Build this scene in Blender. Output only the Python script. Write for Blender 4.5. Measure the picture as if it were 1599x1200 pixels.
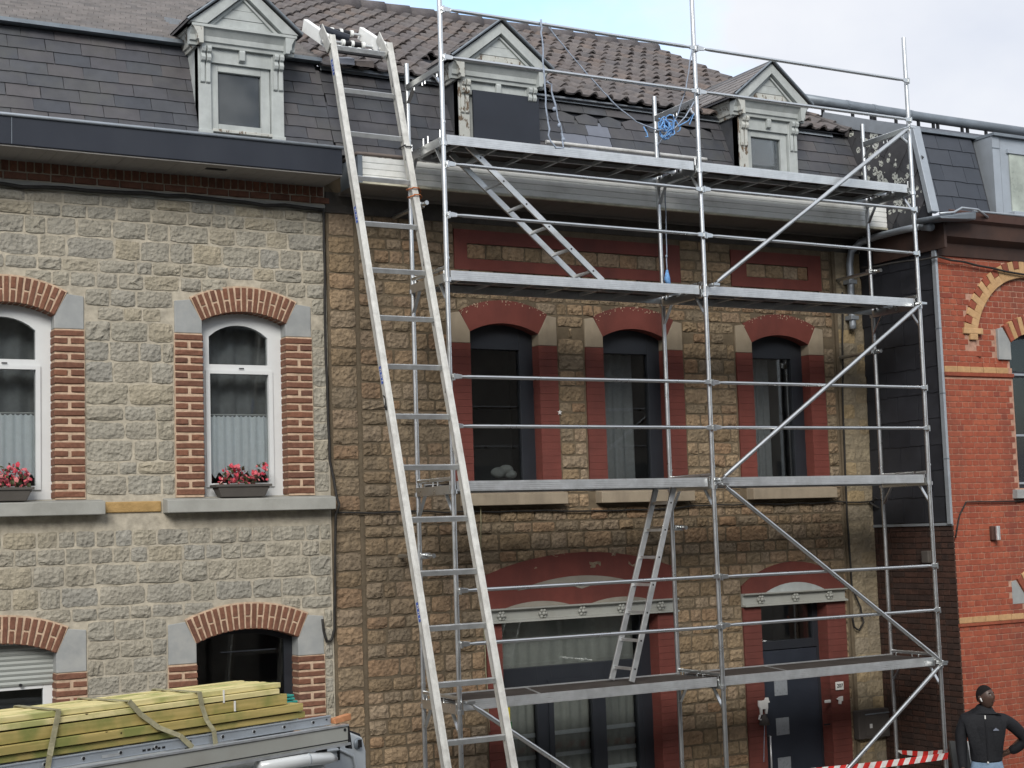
import bpy, math, random
from mathutils import Vector, Matrix
random.seed(7)
R = random.Random(11)
for _o in list(bpy.data.objects): bpy.data.objects.remove(_o)
S = bpy.context.scene
COL = S.collection
rad = math.radians
PI = math.pi

# ------------------------------------------------------------------ camera
YAW, PITCH, ROLL = rad(29.5025), rad(5.4527), rad(-1.8816)
CPOS = Vector((-6.595, -12.8246, 3.6398))
FPX = 2410.22 / 1599.0
_f = Vector((math.sin(YAW)*math.cos(PITCH), math.cos(YAW)*math.cos(PITCH), math.sin(PITCH)))
_r0 = Vector((math.cos(YAW), -math.sin(YAW), 0)); _u0 = _r0.cross(_f)
CR = math.cos(ROLL)*_r0 + math.sin(ROLL)*_u0
CU = -math.sin(ROLL)*_r0 + math.cos(ROLL)*_u0
cam_d = bpy.data.cameras.new('camera'); cam = bpy.data.objects.new('camera', cam_d); COL.objects.link(cam)
m = Matrix(((CR.x, CU.x, -_f.x), (CR.y, CU.y, -_f.y), (CR.z, CU.z, -_f.z)))
cam.matrix_world = Matrix.Translation(CPOS) @ m.to_4x4()
cam_d.sensor_width = 36; cam_d.lens = FPX*36; cam_d.clip_start = .1; cam_d.clip_end = 2000
S.camera = cam

# ------------------------------------------------------------------ world, sun, exposure
SUN_EL, SUN_AZ = rad(33), rad(212)      # azimuth from +Y towards +X: the sun stands to the left behind the camera
W = bpy.data.worlds.new('World'); S.world = W; W.use_nodes = True
nt = W.node_tree; nt.nodes.clear()
def N(t, typ, **k):
    n = t.nodes.new(typ)
    for a, b in k.items(): setattr(n, a, b)
    return n
out = N(nt, 'ShaderNodeOutputWorld'); bg = N(nt, 'ShaderNodeBackground'); bg.inputs[1].default_value = .10
sky = N(nt, 'ShaderNodeTexSky', sky_type='NISHITA', sun_disc=False, sun_elevation=SUN_EL, sun_rotation=SUN_AZ)
sky.air_density = 1.0; sky.dust_density = .6
tc = N(nt, 'ShaderNodeTexCoord'); mp = N(nt, 'ShaderNodeMapping'); mp.inputs['Scale'].default_value = (1, 1, 1.6); mp.inputs['Location'].default_value = (.35, 0, .12)
n1 = N(nt, 'ShaderNodeTexNoise'); n1.inputs['Scale'].default_value = 3.2; n1.inputs['Detail'].default_value = 7; n1.inputs['Roughness'].default_value = .52
n2 = N(nt, 'ShaderNodeTexNoise'); n2.inputs['Scale'].default_value = 5.5; n2.inputs['Detail'].default_value = 5
cr = N(nt, 'ShaderNodeValToRGB'); cr.color_ramp.elements[0].position = .31; cr.color_ramp.elements[1].position = .44
cc = N(nt, 'ShaderNodeValToRGB'); cc.color_ramp.elements[0].position = .3; cc.color_ramp.elements[1].position = .7
cc.color_ramp.elements[0].color = (2.45, 2.6, 2.95, 1); cc.color_ramp.elements[1].color = (3.1, 3.16, 3.3, 1)
mx = N(nt, 'ShaderNodeMixRGB')
L = nt.links.new
L(tc.outputs['Generated'], mp.inputs[0]); L(mp.outputs[0], n1.inputs['Vector']); L(mp.outputs[0], n2.inputs['Vector'])
L(n1.outputs[0], cr.inputs[0]); L(n2.outputs[0], cc.inputs[0]); L(cr.outputs[0], mx.inputs[0])
L(sky.outputs[0], mx.inputs[1]); L(cc.outputs[0], mx.inputs[2]); L(mx.outputs[0], bg.inputs[0]); L(bg.outputs[0], out.inputs[0])
sd = bpy.data.lights.new('sun', 'SUN'); sd.energy = 1.0; sd.angle = rad(26); sd.color = (1, .95, .88)
sun = bpy.data.objects.new('sun', sd); COL.objects.link(sun)
sdir = Vector((math.sin(SUN_AZ)*math.cos(SUN_EL), math.cos(SUN_AZ)*math.cos(SUN_EL), math.sin(SUN_EL)))
sun.rotation_euler = sdir.to_track_quat('Z', 'Y').to_euler(); sun.location = (-10, -20, 30)
S.view_settings.view_transform = 'Standard'; S.view_settings.look = 'None'
S.view_settings.gamma = 1; S.view_settings.use_curve_mapping = False
S.view_settings.exposure = 1.62

# ------------------------------------------------------------------ materials
def lerp(a, b, t): return a + (b-a)*t
def mk(name, cols, rnd=None, rough=.8, metal=0, ns=8, namt=.35, bump=.0, bs=40, bd=.02, vor=0, stain=None, sscale=.6, samt=.5, streak=False, spec=.3, hue=0.0, coat=0, chips=None, chipscale=30, chipthr=.6, lich=None):
    """procedural surface: palette picked per piece, mottling, stains, chips, relief"""
    M = bpy.data.materials.new(name); M.use_nodes = True; t = M.node_tree; L = t.links.new
    b = t.nodes['Principled BSDF']; b.inputs['Roughness'].default_value = rough; b.inputs['Metallic'].default_value = metal
    b.inputs['Specular IOR Level'].default_value = spec
    if coat: b.inputs['Coat Weight'].default_value = coat; b.inputs['Coat Roughness'].default_value = .08
    g = N(t, 'ShaderNodeNewGeometry')
    pos = g.outputs['Position']
    nz = N(t, 'ShaderNodeTexNoise'); nz.inputs['Scale'].default_value = ns; nz.inputs['Detail'].default_value = 6; nz.inputs['Roughness'].default_value = .6; L(pos, nz.inputs['Vector'])
    if len(cols) > 1:
        ramp = N(t, 'ShaderNodeValToRGB'); el = ramp.color_ramp.elements
        while len(el) < len(cols): el.new(.5)
        for i, c in enumerate(cols):
            el[i].position = i/(len(cols)-1); el[i].color = (*c, 1)
        if rnd == 'object':
            oi = N(t, 'ShaderNodeObjectInfo'); src = oi.outputs['Random']
        elif rnd == 'island': src = g.outputs['Random Per Island']
        else: src = nz.outputs[0]
        L(src, ramp.inputs[0]); colo = ramp.outputs[0]
    else:
        rgb = N(t, 'ShaderNodeRGB'); rgb.outputs[0].default_value = (*cols[0], 1); colo = rgb.outputs[0]
    # mottling
    mr = N(t, 'ShaderNodeMapRange'); mr.inputs[1].default_value = .25; mr.inputs[2].default_value = .75; mr.inputs[3].default_value = 1-namt; mr.inputs[4].default_value = 1+namt
    L(nz.outputs[0], mr.inputs[0])
    mul = N(t, 'ShaderNodeMixRGB', blend_type='MULTIPLY'); mul.inputs[0].default_value = 1
    cmb = N(t, 'ShaderNodeCombineColor')
    for i in range(3): L(mr.outputs[0], cmb.inputs[i])
    L(colo, mul.inputs[1]); L(cmb.outputs[0], mul.inputs[2]); colo = mul.outputs[0]
    if stain:
        mp = N(t, 'ShaderNodeMapping'); mp.inputs['Scale'].default_value = (1, 1, .22) if streak else (1, 1, 1); L(pos, mp.inputs[0])
        s = N(t, 'ShaderNodeTexNoise'); s.inputs['Scale'].default_value = sscale; s.inputs['Detail'].default_value = 7; s.inputs['Roughness'].default_value = .65; L(mp.outputs[0], s.inputs['Vector'])
        sr = N(t, 'ShaderNodeMapRange'); sr.inputs[1].default_value = .45; sr.inputs[2].default_value = .68; sr.inputs[3].default_value = 0; sr.inputs[4].default_value = samt
        L(s.outputs[0], sr.inputs[0])
        mm = N(t, 'ShaderNodeMixRGB'); mm.inputs[2].default_value = (*stain, 1); L(sr.outputs[0], mm.inputs[0]); L(colo, mm.inputs[1]); colo = mm.outputs[0]
    if chips:
        mp = N(t, 'ShaderNodeMapping'); mp.inputs['Scale'].default_value = (1, 1, .45); L(pos, mp.inputs[0])
        s = N(t, 'ShaderNodeTexNoise'); s.inputs['Scale'].default_value = chipscale; s.inputs['Detail'].default_value = 8; s.inputs['Roughness'].default_value = .7; L(mp.outputs[0], s.inputs['Vector'])
        sr = N(t, 'ShaderNodeMapRange'); sr.inputs[1].default_value = chipthr; sr.inputs[2].default_value = chipthr+.02; L(s.outputs[0], sr.inputs[0])
        mm = N(t, 'ShaderNodeMixRGB'); mm.inputs[2].default_value = (*chips, 1); L(sr.outputs[0], mm.inputs[0]); L(colo, mm.inputs[1]); colo = mm.outputs[0]
    if lich:
        vo = N(t, 'ShaderNodeTexVoronoi'); vo.inputs['Scale'].default_value = 9; vo.inputs['Randomness'].default_value = 1; L(pos, vo.inputs['Vector'])
        ln = N(t, 'ShaderNodeTexNoise'); ln.inputs['Scale'].default_value = 2.6; ln.inputs['Detail'].default_value = 2; L(pos, ln.inputs['Vector'])
        lr = N(t, 'ShaderNodeMapRange'); lr.inputs[1].default_value = .45; lr.inputs[2].default_value = .75; lr.inputs[1].default_value = .36; lr.inputs[2].default_value = .66; lr.inputs[3].default_value = .12; lr.inputs[4].default_value = .55; L(ln.outputs[0], lr.inputs[0])
        lt = N(t, 'ShaderNodeMath', operation='LESS_THAN'); L(vo.outputs['Distance'], lt.inputs[0]); L(lr.outputs[0], lt.inputs[1])
        l2 = N(t, 'ShaderNodeTexNoise'); l2.inputs['Scale'].default_value = 45; L(pos, l2.inputs['Vector'])
        l3 = N(t, 'ShaderNodeMath', operation='GREATER_THAN'); l3.inputs[1].default_value = .44; L(l2.outputs[0], l3.inputs[0])
        lm = N(t, 'ShaderNodeMath', operation='MULTIPLY'); L(lt.outputs[0], lm.inputs[0]); L(l3.outputs[0], lm.inputs[1])
        mm = N(t, 'ShaderNodeMixRGB'); mm.inputs[2].default_value = (*lich, 1); L(lm.outputs[0], mm.inputs[0]); L(colo, mm.inputs[1]); colo = mm.outputs[0]
    L(colo, b.inputs['Base Color'])
    rr = N(t, 'ShaderNodeMapRange'); rr.inputs[3].default_value = max(.03, rough-.12); rr.inputs[4].default_value = min(1, rough+.12); L(nz.outputs[0], rr.inputs[0]); L(rr.outputs[0], b.inputs['Roughness'])
    if bump:
        bn = N(t, 'ShaderNodeTexNoise'); bn.inputs['Scale'].default_value = bs; bn.inputs['Detail'].default_value = 8; bn.inputs['Roughness'].default_value = .68; L(pos, bn.inputs['Vector'])
        h = bn.outputs[0]
        if vor:
            v = N(t, 'ShaderNodeTexVoronoi'); v.inputs['Scale'].default_value = bs*vor; L(pos, v.inputs['Vector'])
            ad = N(t, 'ShaderNodeMath', operation='MULTIPLY_ADD'); ad.inputs[1].default_value = .7; L(v.outputs['Distance'], ad.inputs[0]); L(h, ad.inputs[2]); h = ad.outputs[0]
        bp = N(t, 'ShaderNodeBump'); bp.inputs['Strength'].default_value = bump; bp.inputs['Distance'].default_value = bd
        L(h, bp.inputs['Height']); L(bp.outputs[0], b.inputs['Normal'])
    return M
def two(name, cols, **k): return mk(name, cols, rnd='object', **k), mk(name+' joined', cols, rnd='island', **k)
def wood_mat(name, a, b_, dark, stretch):
    M = bpy.data.materials.new(name); M.use_nodes = True; t = M.node_tree; L = t.links.new; b = t.nodes['Principled BSDF']; b.inputs['Roughness'].default_value = .7; b.inputs['Specular IOR Level'].default_value = .2
    tc = N(t, 'ShaderNodeTexCoord'); oi = N(t, 'ShaderNodeObjectInfo'); ad = N(t, 'ShaderNodeVectorMath', operation='ADD'); L(tc.outputs['Object'], ad.inputs[0])
    cx = N(t, 'ShaderNodeCombineXYZ'); mu = N(t, 'ShaderNodeMath', operation='MULTIPLY'); mu.inputs[1].default_value = 37; L(oi.outputs['Random'], mu.inputs[0]); L(mu.outputs[0], cx.inputs[0]); L(mu.outputs[0], cx.inputs[1]); L(cx.outputs[0], ad.inputs[1])
    mp = N(t, 'ShaderNodeMapping'); mp.inputs['Scale'].default_value = stretch; L(ad.outputs[0], mp.inputs[0])
    n = N(t, 'ShaderNodeTexNoise'); n.inputs['Scale'].default_value = 1; n.inputs['Detail'].default_value = 7; L(mp.outputs[0], n.inputs['Vector'])
    r = N(t, 'ShaderNodeValToRGB'); r.color_ramp.elements[0].position = .38; r.color_ramp.elements[1].position = .62; r.color_ramp.elements[0].color = (*b_, 1); r.color_ramp.elements[1].color = (*a, 1); L(n.outputs[0], r.inputs[0])
    n2 = N(t, 'ShaderNodeTexNoise'); n2.inputs['Scale'].default_value = 3.2; n2.inputs['Detail'].default_value = 4; L(ad.outputs[0], n2.inputs['Vector'])
    r2 = N(t, 'ShaderNodeMapRange'); r2.inputs[1].default_value = .47; r2.inputs[2].default_value = .62; r2.inputs[4].default_value = .85; L(n2.outputs[0], r2.inputs[0])
    mm = N(t, 'ShaderNodeMixRGB'); mm.inputs[2].default_value = (*dark, 1); L(r2.outputs[0], mm.inputs[0]); L(r.outputs[0], mm.inputs[1])
    v = N(t, 'ShaderNodeTexVoronoi'); v.inputs['Scale'].default_value = 5.5; L(ad.outputs[0], v.inputs['Vector'])
    lt = N(t, 'ShaderNodeMath', operation='LESS_THAN'); lt.inputs[1].default_value = .09; L(v.outputs['Distance'], lt.inputs[0])
    m3 = N(t, 'ShaderNodeMixRGB'); m3.inputs[2].default_value = (.06, .04, .015, 1); L(lt.outputs[0], m3.inputs[0]); L(mm.outputs[0], m3.inputs[1]); L(m3.outputs[0], b.inputs['Base Color'])
    bp = N(t, 'ShaderNodeBump'); bp.inputs['Strength'].default_value = .25; bp.inputs['Distance'].default_value = .004; L(n.outputs[0], bp.inputs['Height']); L(bp.outputs[0], b.inputs['Normal'])
    return M
def glass_mat(name, tint=(.75, .8, .82), refl=.9, dirt=.0):
    M = bpy.data.materials.new(name); M.use_nodes = True; t = M.node_tree; t.nodes.clear(); L = t.links.new
    o = N(t, 'ShaderNodeOutputMaterial'); tr = N(t, 'ShaderNodeBsdfTransparent'); tr.inputs[0].default_value = (*tint, 1)
    gl = N(t, 'ShaderNodeBsdfGlossy'); gl.inputs[0].default_value = (refl,)*3+(1,); gl.inputs['Roughness'].default_value = .03
    fr = N(t, 'ShaderNodeFresnel'); fr.inputs[0].default_value = 1.5
    mi = N(t, 'ShaderNodeMixShader'); L(fr.outputs[0], mi.inputs[0]); L(tr.outputs[0], mi.inputs[1]); L(gl.outputs[0], mi.inputs[2])
    if dirt:
        df = N(t, 'ShaderNodeBsdfDiffuse'); df.inputs[0].default_value = (.35, .37, .38, 1)
        g = N(t, 'ShaderNodeNewGeometry'); nz = N(t, 'ShaderNodeTexNoise'); nz.inputs['Scale'].default_value = 2.5; nz.inputs['Detail'].default_value = 4; L(g.outputs['Position'], nz.inputs['Vector'])
        mr = N(t, 'ShaderNodeMapRange'); mr.inputs[1].default_value = .35; mr.inputs[2].default_value = .7; mr.inputs[3].default_value = dirt*.25; mr.inputs[4].default_value = dirt; L(nz.outputs[0], mr.inputs[0])
        m2 = N(t, 'ShaderNodeMixShader'); L(mr.outputs[0], m2.inputs[0]); L(mi.outputs[0], m2.inputs[1]); L(df.outputs[0], m2.inputs[2]); mi = m2
    bp = N(t, 'ShaderNodeBump'); bp.inputs['Strength'].default_value = .03; bp.inputs['Distance'].default_value = .02
    g2 = N(t, 'ShaderNodeNewGeometry'); n3 = N(t, 'ShaderNodeTexNoise'); n3.inputs['Scale'].default_value = 2.2; L(g2.outputs['Position'], n3.inputs['Vector']); L(n3.outputs[0], bp.inputs['Height']); L(bp.outputs[0], gl.inputs['Normal'])
    L(mi.outputs[0], o.inputs[0]); return M
def cloth_mat(name, col, transp=.35, sheer=True):
    M = bpy.data.materials.new(name); M.use_nodes = True; t = M.node_tree; t.nodes.clear(); L = t.links.new
    o = N(t, 'ShaderNodeOutputMaterial'); tr = N(t, 'ShaderNodeBsdfTransparent'); df = N(t, 'ShaderNodeBsdfDiffuse'); df.inputs[0].default_value = (*col, 1)
    g = N(t, 'ShaderNodeNewGeometry'); n = N(t, 'ShaderNodeTexNoise'); n.inputs['Scale'].default_value = 22; n.inputs['Detail'].default_value = 3; L(g.outputs['Position'], n.inputs['Vector'])
    mr = N(t, 'ShaderNodeMapRange'); mr.inputs[1].default_value = .35; mr.inputs[2].default_value = .65; mr.inputs[3].default_value = 1-transp-.03; mr.inputs[4].default_value = 1-transp+.03; L(n.outputs[0], mr.inputs[0])
    mi = N(t, 'ShaderNodeMixShader'); L(mr.outputs[0], mi.inputs[0]); L(tr.outputs[0], mi.inputs[1]); L(df.outputs[0], mi.inputs[2]); L(mi.outputs[0], o.inputs[0]); return M

MAT = {}
MAT['stoneL'], MAT['stoneLj'] = two('grey rock faced stone', [(.29,.278,.24),(.335,.312,.255),(.305,.29,.245),(.345,.315,.25),(.295,.285,.25),(.36,.318,.235),(.32,.30,.245),(.31,.294,.25)], ns=9, namt=.24, bump=.75, bs=30, bd=.03, vor=.9, rough=.9, stain=(.22,.205,.17), sscale=1.4, samt=.4, streak=True)
MAT['mortarL'] = mk('cream lime mortar', [(.43,.39,.31),(.385,.35,.28)], ns=14, bump=.5, bs=60, bd=.01, rough=.95, stain=(.25,.235,.2), sscale=1.2, samt=.4)
MAT['stoneT'], MAT['stoneTj'] = two('brown rock faced stone', [(.225,.165,.10),(.295,.215,.13),(.255,.20,.132),(.33,.238,.148),(.29,.187,.11),(.31,.24,.165),(.235,.186,.126)], ns=11, namt=.36, bump=1.0, bs=26, bd=.03, vor=.9, rough=.92, stain=(.10,.082,.062), sscale=1.1, samt=.5, streak=True)
MAT['mortarT'] = mk('weathered brown mortar', [(.165,.128,.082),(.12,.096,.066)], ns=10, bump=.6, bs=50, bd=.012, rough=.95, stain=(.05,.04,.03), sscale=1.0, samt=.5, streak=True)
MAT['ashlar'], MAT['ashlarj'] = two('pale dressed corner stone', [(.27,.23,.16),(.31,.255,.17),(.24,.205,.15),(.33,.25,.14)], ns=9, namt=.3, bump=.8, bs=28, bd=.02, vor=.8, rough=.9, stain=(.08,.07,.055), sscale=1.3, samt=.5)
MAT['brickL'], MAT['brickLj'] = two('brown red hand made brick', [(.145,.068,.044),(.18,.084,.054),(.16,.076,.05),(.195,.088,.054),(.13,.064,.045)], ns=30, namt=.3, bump=.8, bs=90, bd=.008, rough=.92)
MAT['mortarP'] = mk('pinkish pointing mortar', [(.52,.38,.27),(.44,.33,.235)], ns=20, bump=.5, bs=90, bd=.006, rough=.95)
MAT['bluestone'] = mk('smooth blue stone', [(.27,.285,.285),(.31,.32,.315)], ns=6, namt=.12, bump=.15, bs=80, bd=.004, rough=.6, stain=(.4,.38,.33), sscale=3, samt=.25)
MAT['concrete'] = mk('weathered grey stone sill', [(.36,.36,.33),(.28,.285,.265)], ns=7, namt=.16, bump=.25, bs=60, bd=.006, rough=.85, stain=(.18,.18,.16), sscale=1.6, samt=.55)
MAT['tansill'] = mk('beige painted stone', [(.33,.275,.20),(.28,.235,.175)], ns=8, namt=.15, bump=.25, bs=70, bd=.005, rough=.85, stain=(.13,.105,.08), sscale=2.6, samt=.55, streak=True)
MAT['redpaint'] = mk('dull oxide red masonry paint', [(.17,.048,.037),(.145,.042,.033)], ns=5, namt=.2, bump=.35, bs=55, bd=.008, rough=.72, stain=(.07,.028,.024), sscale=1.4, samt=.6, streak=True, chips=(.32,.25,.2), chipscale=34, chipthr=.735)
MAT['brickR'], MAT['brickRj'] = two('bright red facing brick', [(.25,.060,.034),(.30,.078,.043),(.27,.068,.038),(.33,.092,.05),(.22,.056,.036)], ns=24, namt=.22, bump=.4, bs=90, bd=.006, rough=.85, stain=(.12,.05,.038), sscale=1.1, samt=.6, streak=True)
MAT['brickD'], MAT['brickDj'] = two('sooty dark brick', [(.045,.024,.018),(.065,.033,.024),(.05,.03,.024),(.038,.024,.02)], ns=14, namt=.3, bump=.5, bs=60, bd=.008, rough=.92)
MAT['mortarR'] = mk('pale red wall pointing', [(.42,.245,.175),(.35,.21,.155)], ns=20, rough=.95, bump=.3, bs=80, bd=.004)
MAT['mortarD'] = mk('sooty mortar', [(.07,.055,.045),(.05,.04,.035)], ns=20, rough=.95)
MAT['brickC'], MAT['brickCj'] = two('cream yellow brick', [(.42,.26,.125),(.47,.30,.155),(.38,.235,.115)], ns=20, namt=.18, bump=.35, bs=80, bd=.005, rough=.85)
MAT['slate'], MAT['slatej'] = two('weathered purple grey slate', [(.045,.049,.060),(.062,.061,.069),(.053,.057,.066),(.076,.071,.075),(.040,.045,.056),(.06,.064,.073)], ns=7, namt=.22, bump=.25, bs=26, bd=.005, rough=.55, spec=.5, stain=(.085,.085,.075), sscale=3, samt=.4)
MAT['slateN'], MAT['slateNj'] = two('blue black slate', [(.037,.044,.058),(.044,.051,.065),(.032,.039,.052)], ns=5, namt=.16, bump=.2, bs=22, bd=.004, rough=.5, spec=.5)
MAT['slateS'], MAT['slateSj'] = two('charcoal slate hung on a wall', [(.022,.024,.03),(.028,.03,.037),(.019,.021,.027)], ns=6, namt=.25, bump=.2, bs=22, bd=.004, rough=.55, spec=.4)
MAT['slateP'] = mk('pale blue replacement slate', [(.15,.165,.20),(.13,.145,.18)], ns=8, namt=.12, rough=.5, spec=.5)
MAT['slateLi'], MAT['slateLij'] = two('slate spotted with white lichen', [(.06,.062,.068),(.075,.075,.08),(.065,.065,.072)], ns=6, namt=.25, bump=.25, bs=22, bd=.004, rough=.6, lich=(.55,.57,.52))
MAT['tile'], MAT['tilej'] = two('weathered brown grey roof tile', [(.103,.096,.097),(.125,.114,.112),(.112,.103,.104),(.142,.115,.102),(.108,.102,.106)], ns=12, namt=.34, bump=.35, bs=60, bd=.004, rough=.85, stain=(.22,.19,.17), sscale=2, samt=.35)
MAT['ridge'] = mk('dark ridge tile', [(.11,.098,.10),(.085,.08,.085)], ns=9, namt=.25, bump=.4, bs=50, rough=.85, stain=(.2,.19,.18), sscale=6, samt=.4)
MAT['oldslate'] = mk('small grey roof slates', [(.18,.17,.165),(.23,.215,.21),(.16,.155,.155)], rnd='island', ns=12, namt=.2, rough=.7, spec=.4)
MAT['whitewood'] = mk('aged grey white paint', [(.38,.41,.41),(.43,.46,.45)], ns=8, namt=.12, bump=.25, bs=70, bd=.004, rough=.7, stain=(.24,.26,.25), sscale=2.4, samt=.5, streak=True, chips=(.16,.14,.11), chipscale=24, chipthr=.69)
MAT['peel'] = mk('badly peeling white paint', [(.47,.48,.44),(.42,.43,.41)], ns=8, namt=.15, bump=.4, bs=60, bd=.006, rough=.75, chips=(.13,.095,.065), chipscale=18, chipthr=.55)
MAT['upvc'] = mk('white window plastic', [(.62,.64,.64)], ns=4, namt=.05, rough=.4, spec=.4)
MAT['zinc'] = mk('dull zinc sheet', [(.42,.46,.50),(.36,.40,.44)], ns=5, namt=.12, rough=.45, metal=.5, stain=(.25,.27,.29), sscale=2.4, samt=.4)
MAT['zincdark'] = mk('dark weathered zinc', [(.2,.23,.26)], ns=5, namt=.2, rough=.5, metal=.4)
MAT['fascia'] = mk('blue black coated fascia', [(.017,.021,.031)], ns=3, namt=.12, rough=.45, spec=.4, stain=(.03,.035,.045), sscale=1.5, samt=.4, streak=True)
MAT['pvcwhite'] = mk('white plastic cladding', [(.88,.90,.88)], ns=3, namt=.08, rough=.5, stain=(.36,.36,.31), sscale=1.6, samt=.45)
MAT['soffit'] = mk('grey soffit boards', [(.26,.25,.235)], ns=4, namt=.1, rough=.7, stain=(.14,.13,.12), sscale=2, samt=.5)
MAT['soffitT'] = mk('grubby soffit boards', [(.20,.185,.17)], ns=4, namt=.15, rough=.75, stain=(.1,.09,.08), sscale=2, samt=.5)
MAT['galv'] = mk('galvanised steel', [(.72,.74,.74),(.60,.62,.63)], ns=7, namt=.08, rough=.30, metal=.95, chips=(.5,.49,.46), chipscale=26, chipthr=.75, stain=(.45,.46,.45), sscale=1.6, samt=.35)
MAT['alu'] = mk('brushed aluminium', [(.74,.76,.76),(.66,.68,.69)], ns=14, namt=.12, rough=.38, metal=.8, chips=(.55,.53,.48), chipscale=24, chipthr=.72, stain=(.4,.42,.42), sscale=4, samt=.35)
MAT['aluold'] = mk('scuffed old aluminium', [(.66,.66,.62),(.56,.56,.53)], ns=16, namt=.18, rough=.55, metal=.45, stain=(.34,.33,.3), sscale=7, samt=.5)
MAT['plydeck'] = mk('dark brown phenolic ply', [(.045,.038,.034)], ns=14, namt=.3, rough=.75, stain=(.10,.09,.08), sscale=3, samt=.5)
MAT['black'] = mk('black plastic', [(.015,.015,.017)], ns=8, rough=.5)
MAT['cable'] = mk('dusty black cable', [(.018,.017,.016),(.03,.028,.026)], ns=20, rough=.7)
MAT['darkframe'] = mk('anthracite window frame', [(.020,.023,.029)], ns=4, namt=.1, rough=.4, spec=.4)
MAT['door'] = mk('navy anthracite door', [(.022,.027,.038)], ns=4, namt=.12, rough=.45, spec=.4)
MAT['room'] = mk('dim room interior', [(.055,.055,.056)], ns=2, rough=.9)
MAT['glass'] = glass_mat('window glass', tint=(.93,.95,.95))
MAT['glassd'] = glass_mat('dusty dormer glass', dirt=.22)
MAT['frost'] = mk('frosted door glass', [(.22,.24,.26)], ns=30, namt=.08, rough=.3, spec=.5)
MAT['lace'] = cloth_mat('white lace curtain', (.88,.92,.95), .10)
MAT['net'] = cloth_mat('grey net curtain', (.62,.63,.58), .3)
MAT['sheer'] = cloth_mat('dim sheer curtain', (.5,.52,.53), .5)
MAT['blind'] = mk('roller shutter slats', [(.33,.35,.33)], ns=4, namt=.06, rough=.5)
MAT['copper'] = mk('rust brown metal', [(.10,.05,.038),(.065,.038,.032)], ns=6, namt=.3, rough=.6, stain=(.05,.045,.045), sscale=2, samt=.5)
MAT['corniceR'] = mk('dark stained cornice boards', [(.055,.034,.028),(.075,.042,.032)], ns=4, namt=.25, rough=.7, stain=(.035,.03,.03), sscale=1.6, samt=.6)
MAT['membrane'] = mk('black roofing membrane board', [(.026,.031,.042)], ns=4, namt=.15, rough=.6, chips=(.35,.36,.36), chipscale=7, chipthr=.75)
MAT['bluerope'] = mk('blue rope', [(.12,.30,.62),(.2,.38,.66)], ns=40, rough=.8)
MAT['greyrope'] = mk('faded blue grey rope', [(.33,.38,.46),(.25,.3,.38)], ns=40, rough=.85)
MAT['wire'] = mk('orange binding wire', [(.42,.14,.05)], rough=.6)
MAT['sticker'] = mk('blue printed sticker', [(.04,.10,.42)], rough=.4)
MAT['white'] = mk('white enamel', [(.7,.7,.68)], ns=10, namt=.06, rough=.45)
MAT['timber'] = wood_mat('fresh treated timber', (.47,.37,.14), (.35,.285,.10), (.19,.22,.065), (2.2, 40, 40))
MAT['timberedge'] = wood_mat('pale sawn batten', (.74,.65,.34), (.62,.54,.26), (.34,.36,.13), (2.2, 40, 40))
MAT['strap'] = mk('khaki lashing strap', [(.29,.27,.17),(.25,.235,.15)], ns=30, rough=.85)
MAT['teal'] = mk('teal plastic wrap', [(.02,.22,.19),(.04,.30,.25)], ns=12, rough=.35)
MAT['vanpaint'] = mk('white van paint', [(.60,.63,.64)], ns=3, namt=.04, rough=.3, spec=.5, coat=.5)
MAT['vandoor'] = mk('grey white van door inside', [(.42,.46,.49)], ns=3, namt=.05, rough=.4, spec=.45)
MAT['rubber'] = mk('tyre rubber', [(.02,.02,.02)], ns=30, rough=.85)
MAT['orangewood'] = mk('orange painted block', [(.42,.16,.06),(.5,.26,.14)], ns=14, rough=.7)
MAT['asphalt'] = mk('street asphalt', [(.05,.05,.05),(.06,.06,.058)], ns=30, bump=.4, bs=120, bd=.005, rough=.9, stain=(.035,.035,.035), sscale=.5)
MAT['paving'] = mk('grey pavement slabs', [(.2,.195,.185),(.24,.235,.22)], ns=3, namt=.15, bump=.2, bs=60, rough=.9)
MAT['kerb'] = mk('kerb stone', [(.26,.26,.25)], ns=6, rough=.85)
MAT['skin'] = mk('dark brown skin', [(.062,.036,.027),(.078,.046,.034)], ns=14, namt=.1, rough=.42, spec=.4)
MAT['hair'] = mk('short black hair', [(.010,.008,.008)], ns=60, bump=.6, bs=160, rough=.9)
MAT['jacket'] = mk('black zip jacket', [(.012,.013,.016)], ns=10, namt=.2, bump=.5, bs=14, bd=.02, rough=.75)
MAT['jeans'] = mk('faded blue jeans', [(.14,.22,.33),(.26,.35,.46)], ns=9, namt=.25, bump=.5, bs=22, bd=.015, rough=.9)
MAT['flower'] = mk('pink red petals', [(.45,.035,.06),(.55,.14,.16),(.38,.02,.045),(.62,.28,.27)], rnd='island', ns=30, rough=.6)
MAT['leafd'] = mk('dark begonia leaves', [(.03,.035,.015),(.05,.06,.02),(.035,.02,.016)], rnd='island', ns=20, rough=.5)
MAT['planter'] = mk('brown grey plastic planter', [(.085,.078,.07)], ns=5, namt=.12, rough=.55)
MAT['greypaint'] = mk('grey painted beam', [(.36,.37,.34),(.31,.32,.30)], ns=6, namt=.12, bump=.15, bs=70, bd=.003, rough=.6, stain=(.2,.19,.16), sscale=3, samt=.4)
MAT['boxgrey'] = mk('grey brown meter box', [(.085,.075,.068)], ns=4, namt=.15, rough=.6, stain=(.12,.11,.095), sscale=3)
MAT['board'] = mk('dark grey board', [(.07,.072,.07)], ns=4, namt=.1, rough=.7)
MAT['yellow'] = mk('yellow sticker', [(.55,.46,.02)], rough=.5)
MAT['green'] = mk('green sticker', [(.03,.16,.05)], rough=.5)
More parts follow.
